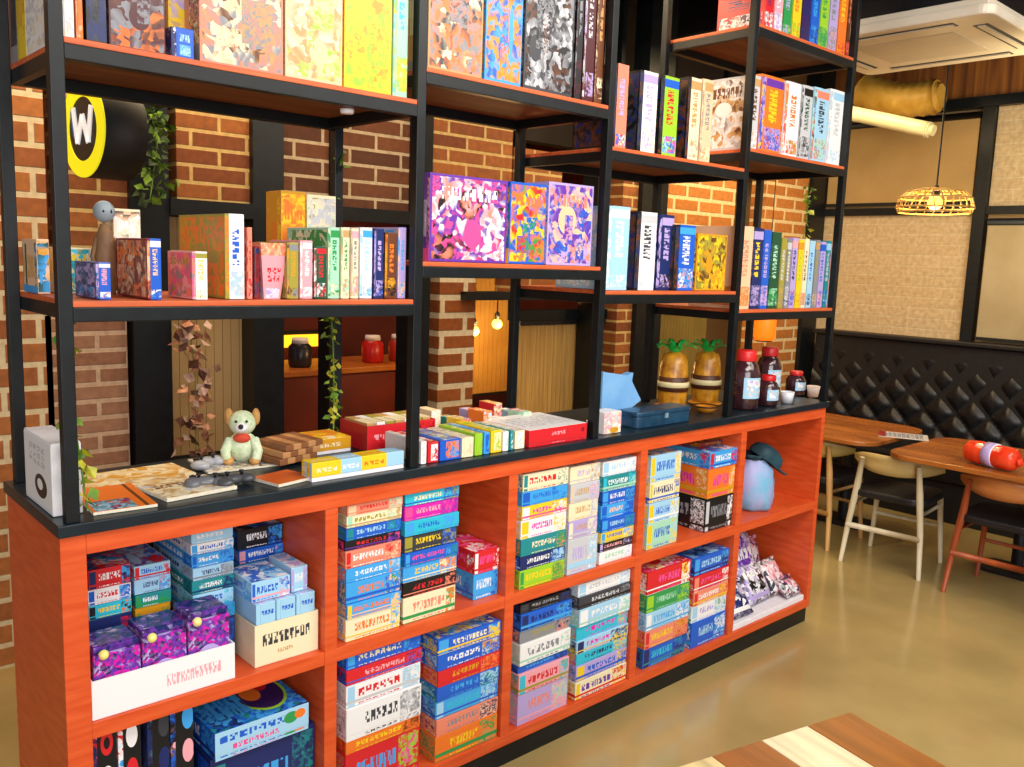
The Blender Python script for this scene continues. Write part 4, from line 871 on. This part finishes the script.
# fourth bay: dark jars with red lids
JG = noisy('dark_jar_contents', '2a1418', '4a2830', 20, .12, spec=.8); JL = art('lsky', (('m', .1, .1, .9, .9, 30, ('lsky', 'lil', 'white', 'lgrey')),), .4, 'jar_label'); RL = noisy('red_lid', 'c81820', 'e02c2c', 9, .35)
for k, (u, y, vt, rad, lbl) in enumerate(((744, .10, 350, .068, 'large dark jar with red lid, leftmost beside the post'), (768, .27, 347, .062, 'large dark jar with red lid and pale label, at the back'), (768, .09, 375, .05, 'middling dark jar in front of the tall pair'), (796, .22, 371, .05, 'short dark jar with red lid, right of the tall pair'))):
    x = x_at(u, y, TT+.08); hh = z_at(vt, x, y)-TT; t = thing('storage_jar', lbl, 'jar', (x, y, TT+.001))
    MB().lathe([(0, 0), (rad*.9, 0), (rad, .012), (rad, hh*.62), (rad*.8, hh*.76), (rad*.62, hh*.8), (rad*.62, hh*.86), (0, hh*.86)], 30).build('glass_body', JG, t)
    MB().lathe([(rad*.66, hh*.82), (rad*.68, hh*.84), (rad*.68, hh*.97), (rad*.6, hh), (0, hh)], 30).build('lid', RL, t)
    m_ = MB(); n = 10
    for i in range(n):
        a, b = R(-150+i*120/n), R(-150+(i+1)*120/n); r_ = rad+.0015
        m_.quad([(r_*math.cos(a), r_*math.sin(a), hh*.2), (r_*math.cos(b), r_*math.sin(b), hh*.2), (r_*math.cos(b), r_*math.sin(b), hh*.55), (r_*math.cos(a), r_*math.sin(a), hh*.55)], 0, ((i/n, 0), ((i+1)/n, 0), ((i+1)/n, 1), (i/n, 1)), True)
    m_.build('label', JL, t)
for u, y, c, lbl in ((787, .08, 'dcdce4', 'small white cup at the front, near the short red lidded jar'), (813, .12, 'f0d8cc', 'small pinkish cup at the right end of the cabinet top')):
    x = x_at(u, y, TT+.02); t = thing('small_cup', lbl, 'cup', (x, y, TT+.001)); mt = noisy('glazed_cup', c, c, 8, .3)
    MB().lathe([(0, 0), (.026, 0), (.034, .055), (.031, .055), (.024, .004), (0, .004)], 22).build('cup_body', mt, t); MB().tube([(.03, 0, .045), (.048, 0, .042), (.05, 0, .022), (.028, 0, .014)], .004, 8).build('handle', mt, t)

# ================================================================ TRAILING PLANTS
def vine(pts, label, n, spread, size, mats, name='trailing_ivy', seed=1, cat='plant'):
    rv = random.Random(seed); pts = [Vector(p) for p in pts]; t = thing(name, label, cat, pts[0]); o = pts[0]
    MB().tube([p-o for p in pts], .0025, 6).build('stem', LEAF, t)
    ms = [MB() for _ in mats]
    for i in range(n):
        s_ = rv.random()*(len(pts)-1); k = min(int(s_), len(pts)-2); c = pts[k].lerp(pts[k+1], s_-k)-o+Vector((rv.gauss(0, spread), rv.gauss(0, spread), rv.gauss(0, .01)))
        d = Vector((rv.uniform(-1, 1), rv.uniform(-1, .3), rv.uniform(-1, -.1))).normalized(); sd = d.cross(Vector((rv.uniform(-1, 1), rv.uniform(-1, 1), 1))).normalized(); nn = d.cross(sd)*.12
        L = size*rv.uniform(.7, 1.3); w_ = L*.42
        q = ms[i % len(mats)]
        a0, a1, a2, a3 = c, c+d*L*.45+sd*w_+nn*L, c+d*L, c+d*L*.45-sd*w_+nn*L
        q.quad([a0, a1, a2], sm=True); q.quad([a0, a2, a3], sm=True)
    for q, mt in zip(ms, mats): q.build('leaves', mt, t, weld=False)
    return t
vine([(.01, .04+P, 1.66), (.02, .05, 1.45), (.035, .045, 1.3), (.05, .05, TT+.01)], 'thin green ivy hanging down the front corner post', 46, .008, .03, (LEAF, LEAF2), seed=2)
vine([(.96, D-.02, 1.66), (.955, D-.05, 1.5), (.96, D-.05, 1.35), (.965, D-.04, 1.2)], 'green ivy wound down the rear second post', 60, .012, .03, (LEAF, LEAF2), seed=3)
vine([(1.0, D-.02, 2.24), (.985, D-.02, 2.0)], 'small sprig of ivy under the top shelf, near rear second post', 14, .012, .03, (LEAF,), seed=8)
q0 = on_y(150, 90, YB-.12); q1 = on_y(150, 200, YB-.16)
vine([q0, (q0+q1)/2+Vector((.03, 0, 0)), q1], 'bushy ivy hanging on the black column beside the round sign', 110, .035, .045, (LEAF, noisy('dark_leaf', '1c3010', '2c4a18', 30, .6)), seed=4)
q0 = on_y(186, 300, YB-.12); q1 = on_y(196, 452, YB-.12)
vine([q0, (q0+q1)/2+Vector((.02, 0, 0)), q1], 'hanging garland of dried brown and pink leaves before the beige blind', 90, .035, .06, (DRYLEAF, noisy('dark_dried_leaf', '4a2a20', '6e4434', 30, .6), noisy('pale_dried_leaf', 'b08a7c', 'd8b8a8', 30, .6)), 'leaf_garland', 5, 'garland')
q0 = on_x(843, 165, 3.48); vine([(3.53, .2, 2.24), (3.54, .2, 2.05), (3.53, .21, 1.95)], 'wispy ivy hanging at the right end of the rack', 26, .01, .03, (LEAF, LEAF2), seed=7)

# ================================================================ ROUND SIGN
c = on_y(84, 129, 1.45); t = thing('round_sign', 'round black drum sign with yellow ring and white emblem, behind the rack', 'sign', (c.x, c.y, c.z), R(0))
YEL = emis('lit_yellow_sign_face', 'e8e010', .45); R_ = .178; face = R(-83)
t.rotation_euler = (0, 0, face)
def disc(m_, r1, r2, y0, y1, n=48, sc=(1, 1)):
    for i in range(n):
        a, b = 2*PI*i/n, 2*PI*(i+1)/n; A = lambda r_, g: (r_*math.cos(g)*sc[0], r_*math.sin(g)*sc[1])
        p1, p2, p3, p4 = A(r1, a), A(r1, b), A(r2, b), A(r2, a)
        m_.quad([(p1[0], y0, p1[1]), (p4[0], y0, p4[1]), (p3[0], y0, p3[1]), (p2[0], y0, p2[1])]) if r1 > 0 else m_.quad([(0, y0, 0), (p4[0], y0, p4[1]), (p3[0], y0, p3[1])])
        m_.quad([(p4[0], y0, p4[1]), (p4[0], y1, p4[1]), (p3[0], y1, p3[1]), (p3[0], y0, p3[1])], sm=True)
        if r1 > 0: m_.quad([(p1[0], y1, p1[1]), (p1[0], y0, p1[1]), (p2[0], y0, p2[1]), (p2[0], y1, p2[1])], sm=True)
    return m_
disc(MB(), 0, R_, 0, .16).build('drum', BLACK, t)
disc(MB(), R_*.66, R_*1.0, -.006, 0).build('yellow_ring', YEL, t)
disc(MB(), 0, R_*.66, -.003, 0).build('dark_face', BLACK, t)
em = MB(); wpts = [(-.075, .08), (-.045, -.05), (-.0, .05), (.045, -.05), (.075, .08)]
for (a, b), (c_, d_) in zip(wpts[:-1], wpts[1:]):
    dx, dz = c_-a, d_-b; l = math.hypot(dx, dz); nx, nz = -dz/l*.014, dx/l*.014
    em.prism([(a+nx, b+nz), (a-nx, b-nz), (c_-nx, d_-nz), (c_+nx, d_+nz)][::1], -.008, -.003, 'y')
em.build('white_emblem', emis('lit_white_sign_face', 'f0f0f0', .35), t)
MB().prism([(-.09, .085), (-.062, -.02), (-.078, -.03), (-.1, .06)], -.007, -.003, 'y').build('blue_stroke', noisy('blue_sign_paint', '1c6ad0', '2c80e8', 6, .4), t)
MB().tube([(0, .08, R_*.98), (0, .08, 3.75-c.z)], .012, 10).build('bracket', BLACK, t)

# ================================================================ PENDANTS BEHIND
BULB = emis('lit_bulb', 'ffb040', 5); CORD = BLACK
def bulb_lamp(x, y, z, zc, label, e=8):
    t = thing('pendant_bulb', label, 'lamp', (x, y, z))
    MB().tube([(0, 0, .06), (0, 0, zc-z)], .004, 6).build('cord', CORD, t); MB().lathe([(0, .03), (.018, .03), (.018, .07), (.008, .085), (0, .085)], 14).build('socket', BLACK, t)
    MB().ball((0, 0, 0), .035, 14).build('bulb', BULB, t)
    lamp('bulb_glow', 'POINT', (x, y-.05, z-.02), e, (1, .62, .25), .05)
a = on_y(474, 331, YB+.45); b = on_y(497, 324, YB+.45)
bulb_lamp(a.x, a.y, a.z, 3.75, 'glowing bare bulb before the golden blind, the lower left one'); bulb_lamp(b.x, b.y, b.z, 3.75, 'glowing bare bulb before the golden blind, upper right one')
o = on_y(757, 330, YB+.4)
# orange glow lantern behind right bay
o = on_y(765, 325, YB-.25); t = thing('orange_lantern', 'glowing orange lantern seen under the lowest right shelf', 'lamp', (o.x, o.y, o.z-.12))
MB().lathe([(0, .0), (.07, .0), (.085, .03), (.085, .2), (.07, .23), (0, .23)], 24).build('shade', emis('orange_lantern_shade', 'f06a10', 1.0), t); MB().tube([(0, 0, .23), (0, 0, 3.75-o.z+.12)], .004, 6).build('cord', CORD, t); MB().lathe([(0, -.01), (.06, -.01), (.07, 0), (0, 0)], 20).build('base_cap', BLACK, t)

# ================================================================ AIR CONDITIONER, PIPES
c1 = on_z(992, 12, 3.0); f1 = on_z(940, 68, 3.0)
ax0 = c1.x; ax1 = ax0+.95; ay1 = c1.y+1.05; ay0 = c1.y
t = thing('ceiling_air_conditioner', 'white ceiling cassette air conditioner hung near the dark ceiling', 'air conditioner', ((ax0+ax1)/2, (ay0+ay1)/2, 3.0)); hw, hd = (ax1-ax0)/2, (ay1-ay0)/2
ACW = noisy('air_conditioner_plastic', 'd8ccb8', 'e4dac8', 4, .4)
MB().prism(rr_(hw, hd, .06), .0, .05, 'z').build('front_panel', ACW, t, .01)
MB().box((-hw+.03, -hd+.03, .05), (hw-.03, hd-.03, .085)).build('upper_frame', ACW, t, .006); MB().box((-hw+.14, -hd+.14, .085), (hw-.14, hd-.14, .33)).build('housing', BLACK, t, .006)  # housing coloured black to stand for the shadow above the panel
MB().box((-hw*.5, -hd*.5, -.004), (hw*.5, hd*.5, .004)).build('intake_grille', noisy('grille_plastic', 'c8bca8', 'd0c4b0', 120, .5, .4, stretch=(1, .05, 1)), t, .003)
for x_, y_, a_, b_ in ((0, -hd*.78, hw*.62, .035), (0, hd*.78, hw*.62, .035), (-hw*.78, 0, .035, hd*.62), (hw*.78, 0, .035, hd*.62)):
    f_ = MB().box((x_-a_, y_-b_, -.002), (x_+a_, y_+b_, .006)).build('air_slot', BLACK, t)
    k1 = MB().box((x_-a_*.97, y_-b_*.45, -.008), (x_+a_*.97, y_+b_*.45, -.002)) if a_ > b_ else MB().box((x_-a_*.45, y_-b_*.97, -.008), (x_+a_*.45, y_+b_*.97, -.002))
    k1.build('louvre', ACW, f_)
for sx in (-1, 1):
    for sy in (-1, 1): MB().tube([(sx*(hw-.08), sy*(hd-.08), .33), (sx*(hw-.08), sy*(hd-.08), .75)], .008, 6).build('hanging_rod', STEEL, t)
# pale duct elbow and foil duct near the ceiling
FOIL = noisy('insulated_duct', 'b88a30', 'dcb050', 7, .45, .5)
a = on_x(858, 88, 6.2); b = on_x(965, 100, 6.2)
def duct(pts, rad, mt, label, name, n=14, rib=0):
    t = thing(name, label, 'duct', pts[0]); o = Vector(pts[0]); rads = [rad*(1+rib*(i % 2)) for i in range(len(pts))]
    MB().tube([Vector(p)-o for p in pts], rads, n).build('duct_body', mt, t)
    d = (Vector(pts[-1])-Vector(pts[-2])).normalized(); e = Vector(pts[-1])-o
    MB().tube([e-d*.02, e+d*.03], [rad*1.04, rad*.72], n).build('end_collar', mt, t)
def interp(a, b, n, sag=0): return [a.lerp(b, i/n)+Vector((0, 0, -sag*math.sin(PI*i/n))) for i in range(n+1)]
duct(interp(on_x(862, 90, 6.3), on_x(938, 96, 6.3), 16, .05), .12, FOIL, 'golden crinkled insulated duct under the dark ceiling, behind the air conditioner', 'ceiling_duct', rib=.12)
duct(interp(on_x(850, 113, 6.0), on_x(930, 130, 6.0), 6), .055, noisy('cream_pipe', 'd8d0a0', 'e8e0b8', 5, .4), 'cream pipe with open end under the golden duct', 'ceiling_pipe')

# ================================================================ BANQUETTE
bt = thing('banquette', 'long black diamond tufted leather bench along the right wall', 'bench', (6.35, -1.2, 0))
y0, y1 = -3.2, 3.0; ztop = 1.26
MB().box((-.32, y0, .0), (.40, y1, .30)).build('bench_base', BLACK, bt, .01)
MB().box((-.36, y0, .30), (.30, y1, .47)).build('seat_cushion', LEATHER, bt, .03)
m_ = MB(); ny, nz = 248, 32; z0_, z1_ = .47, ztop-.0; py, pz = .25, .26
def hgt(y, z):
    a = (y/py+z/pz); b = (y/py-z/pz); fa = abs(a-round(a)); fb = abs(b-round(b))
    e = min(fa, fb)*2; return .05*min(1, e*1.8)**.55
def bp(i, j):
    y = y0+(y1-y0)*i/ny; z = z0_+(z1_-z0_)*j/nz; h = hgt(y, z-.2)
    return (.36-h-.06*(1-j/nz), y, z)
for i in range(ny):
    for j in range(nz): m_.quad([bp(i, j), bp(i, j+1), bp(i+1, j+1), bp(i+1, j)], sm=True)
m_.build('tufted_back', LEATHER, bt)
MB().box((.30, y0, .3), (.42, y1, ztop)).build('back_frame', BLACK, bt, .01)
MB().box((.24, y0, ztop), (.44, y1, ztop+.035)).build('cap_rail', BLACK, bt, .008)

# ================================================================ TABLES AND CHAIRS
def cafe_table(cx, cy, w_, d_, label):
    t = thing('cafe_table', label, 'table', (cx, cy, 0))
    MB().prism(rr_(w_/2, d_/2, .16, 8), .72, .75, 'z').build('table_top', TABLE, t, .006)
    MB().tube([(.3, 0, .024), (.3, 0, .70)], .035, 16).build('pedestal', BLACK, t); MB().prism([(a+.3, b) for a, b in rr_(.13, .2, .05)], 0, .025, 'z').build('foot_plate', BLACK, t, .004)
    MB().box((-.1, -.03, .69), (.38, .03, .72)).build('top_bracket', BLACK, t)
cafe_table(5.12, .80, .9, 1.0, 'wooden table with rounded corners before the bench, nearer the rack')
cafe_table(4.96, -.42, .9, 1.14, 'wooden table with rounded corners carrying the orange pack')
def chair(cx, cy, rz, wood, back, seat, label):
    """back rest faces -x side (local), sitter faces +x"""
    t = thing('dining_chair', label, 'chair', (cx, cy, 0), rz)
    for s_ in (-1, 1):
        MB().tube([(-.235, s_*.235, 0), (-.215, s_*.215, .25), (-.2, s_*.185, .5), (-.207, s_*.168, .675)], [.013, .018, .021, .015], 10).build('leg', wood, t)
        MB().tube([(.22, s_*.22, 0), (.19, s_*.19, .43)], [.013, .019], 10).build('leg', wood, t)
        MB().tube([(-.205, s_*.2, .38), (.19, s_*.2, .38)], .011, 8).build('side_rail', wood, t)
    MB().tube([(-.222, -.22, .24), (-.222, .22, .24)], .018, 8).build('stretcher', wood, t); MB().tube([(.2, -.2, .24), (.2, .2, .24)], .0115, 8).build('stretcher', wood, t)
    MB().prism(rr_(.225, .225, .1, 6), .43, .475, 'z').build('seat', seat, t, .012)
    m_ = MB(); n = 16                                  # curved plywood back
    def q(i, s, o): # s 0..1 bottom->top
        a = -1+2*i/n; half = .06*(1-abs(a)**3*.72); z = .65+(s*2-1)*half; x = -.215+.16*a*a-.01*(s-.5); y = a*.27
        return (x+o, y, z)
    for i in range(n):
        for j in range(4):
            s0, s1 = j/4, (j+1)/4
            m_.quad([q(i, s0, -.009), q(i, s1, -.009), q(i+1, s1, -.009), q(i+1, s0, -.009)], sm=True); m_.quad([q(i, s0, .009), q(i+1, s0, .009), q(i+1, s1, .009), q(i, s1, .009)], sm=True)
        m_.quad([q(i, 1, -.009), q(i, 1, .009), q(i+1, 1, .009), q(i+1, 1, -.009)]); m_.quad([q(i, 0, -.009), q(i+1, 0, -.009), q(i+1, 0, .009), q(i, 0, .009)])
    for i in (0, n): m_.quad([q(i, 0, -.009), q(i, 0, .009), q(i, 1, .009), q(i, 1, -.009)])
    m_.build('backrest', back, t); return t
BLKSEAT = noisy('black_seat_pad', '0c0c10', '16161c', 20, .5)
fa, fb = on_z(846, 562, 0), on_z(912, 579, 0); fm_ = (fa+fb)/2; ra = math.atan2(fa.y-fb.y, fa.x-fb.x)-PI/2
chair(fm_.x+.235*math.cos(ra), fm_.y+.235*math.sin(ra), ra, PALEWOOD, noisy('pale_plywood', 'b0985c', 'ccb478', 6, .35, stretch=(1, .3, 3)), BLKSEAT, 'pale wood chair with curved back, second from the rack end')
fc = on_z(829, 551, 0)
chair(fc.x+.235, fc.y+.235, R(-2), OAK, noisy('olive_plywood', '9c8440', 'b49a54', 6, .35, stretch=(1, .3, 3)), BLKSEAT, 'pale wood chair half hidden behind the cabinet end')
fd = on_z(943, 592, 0)
chair(fd.x+.235, fd.y-.235, R(0), REDWOOD, noisy('orange_plywood', 'a8602c', 'cc8448', 6, .3, stretch=(1, .3, 3)), BLKSEAT, 'red brown wood chair at the right edge, before the orange pack')
# orange pack and flat menu
p = on_z(991, 462, .78)
t = thing('orange_game_pack', 'shiny red orange wrapped pack with white label on the right table', 'packet', (p.x, p.y, .7515), R(-15))
ORP = noisy('red_orange_wrap', 'e02c14', 'f4502a', 14, .18, .3)
m_ = MB()
m_.lathe([(0, -.15), (.04, -.15), (.062, -.13), (.066, -.06), (.058, -.0), (.066, .06), (.062, .13), (.04, .15), (0, .15)], 20)
me = m_.build('wrap_body', ORP, t); me.rotation_euler = (R(90), 0, 0); me.location = (0, 0, .068)
bnd = MB().lathe([(.058, -.03), (.068, -.028), (.068, .028), (.058, .03)], 20).build('label_band', art('white', (('r', 0, 0, 1, .5, 'lil'),)), t); bnd.rotation_euler = (R(90), 0, 0); bnd.location = (0, 0, .07)
kn = MB().ball((0, -.165, .06), .024, 12, sc=(1, .6, 1)).build('end_twist', ORP, t)
p = on_z(903, 436, .752)
flat('menu_card', rect(p.x, p.y, .2, .3, R(25)), .004, .7515, art('lgrey', (('g', .1, .1, .9, .9, 6, 9, 'navy'), ('r', .0, .85, 1, 1, 'dred'))), 'grey printed menu card lying on the table nearer the rack', 'menu')
# pendant over the table
c = on_x(935, 203, 5.25); t = thing('pendant_lamp', 'hanging lamp with glowing bulb and openwork woven shade above the tables', 'lamp', (c.x, c.y, c.z))
WIC = noisy('woven_cane', 'a8803c', 'd0a85c', 20, .5)
m_ = MB(); rings = ((.10, .085), (.17, .07), (.215, .03), (.23, -.03), (.215, -.06))
for rd, z in rings:
    m_.tube([(rd*math.cos(2*PI*i/32), rd*math.sin(2*PI*i/32), z) for i in range(33)], .006, 6, caps=False)
m_.build('hoops', WIC, t); m_ = MB()
for i in range(26):
    a = 2*PI*i/26; b = a+.2; m_.tube([(rd*math.cos(a+(b-a)*k/4), rd*math.sin(a+(b-a)*k/4), z) for k, (rd, z) in enumerate(rings)], .0045, 6)
m_.build('woven_ribs', WIC, t)
MB().ball((0, 0, 0), .045, 16).build('bulb', emis('lit_warm_bulb', 'ffb040', 4), t)
MB().lathe([(0, .03), (.024, .03), (.024, .09), (.01, .11), (0, .11)], 16).build('socket', BLACK, t); MB().tube([(0, 0, .1), (0, 0, 3.75-c.z)], .006, 8).build('cord', BLACK, t)
lamp('pendant_glow', 'POINT', (c.x, c.y, c.z-.09), 14, (1, .68, .32), .05)
# foreground table corner with pale and brown planks
ft = thing('plank_table', 'foreground table corner of pale and brown wooden planks', 'table', (0, 0, 0))
A = on_z(850, 712, .75); B1 = on_z(955, 767, .75); B2 = on_z(640, 767, .75)
e1 = (B1-A).normalized(); e2 = (B2-A).normalized(); bis = (e1+e2).normalized(); per = (e1-e2).normalized()
d1 = (bis+per).normalized(); d2 = (bis-per).normalized()
ft.location = (A.x, A.y, 0); ft.rotation_euler = (0, 0, math.atan2(d1.y, d1.x))
fl_ = 1 if (d1.x*d2.y-d1.y*d2.x) > 0 else -1
pw = (on_z(803, 723, .75)-A).length; names = ['c08a4a', 'ead8ac', '8a4c20', 'b87838', 'e4cc98', '7c4420', 'c89450']
order = ['96581c', 'ecdcb4', '9a5c28', 'e0c890', '7c4420', 'c89450', '9a5c28']
for k, c_ in enumerate(order):
    ya, yb = sorted((fl_*k*pw, fl_*(k*pw+pw-.0015)))
    MB().box((0, ya, .72), (1.2, yb, .75), metric=True).build('plank', noisy('table_plank', c_, '%02x%02x%02x' % tuple(max(0, int(int(c_[i:i+2], 16)*.82)) for i in (0, 2, 4)), 7, .35, .1, stretch=(.4, 5, 1)), ft, .002)
for xx, yy in ((.12, .12), (1.08, .12), (.12, pw*7-.12), (1.08, pw*7-.12)): MB().box((xx-.025, fl_*yy-.025, 0), (xx+.025, fl_*yy+.025, .68)).build('leg', BLACK, ft, .003)
MB().box((.08, min(fl_*.08, fl_*(pw*7-.08)), .68), (1.12, max(fl_*.08, fl_*(pw*7-.08)), .72)).build('apron', BLACK, ft)
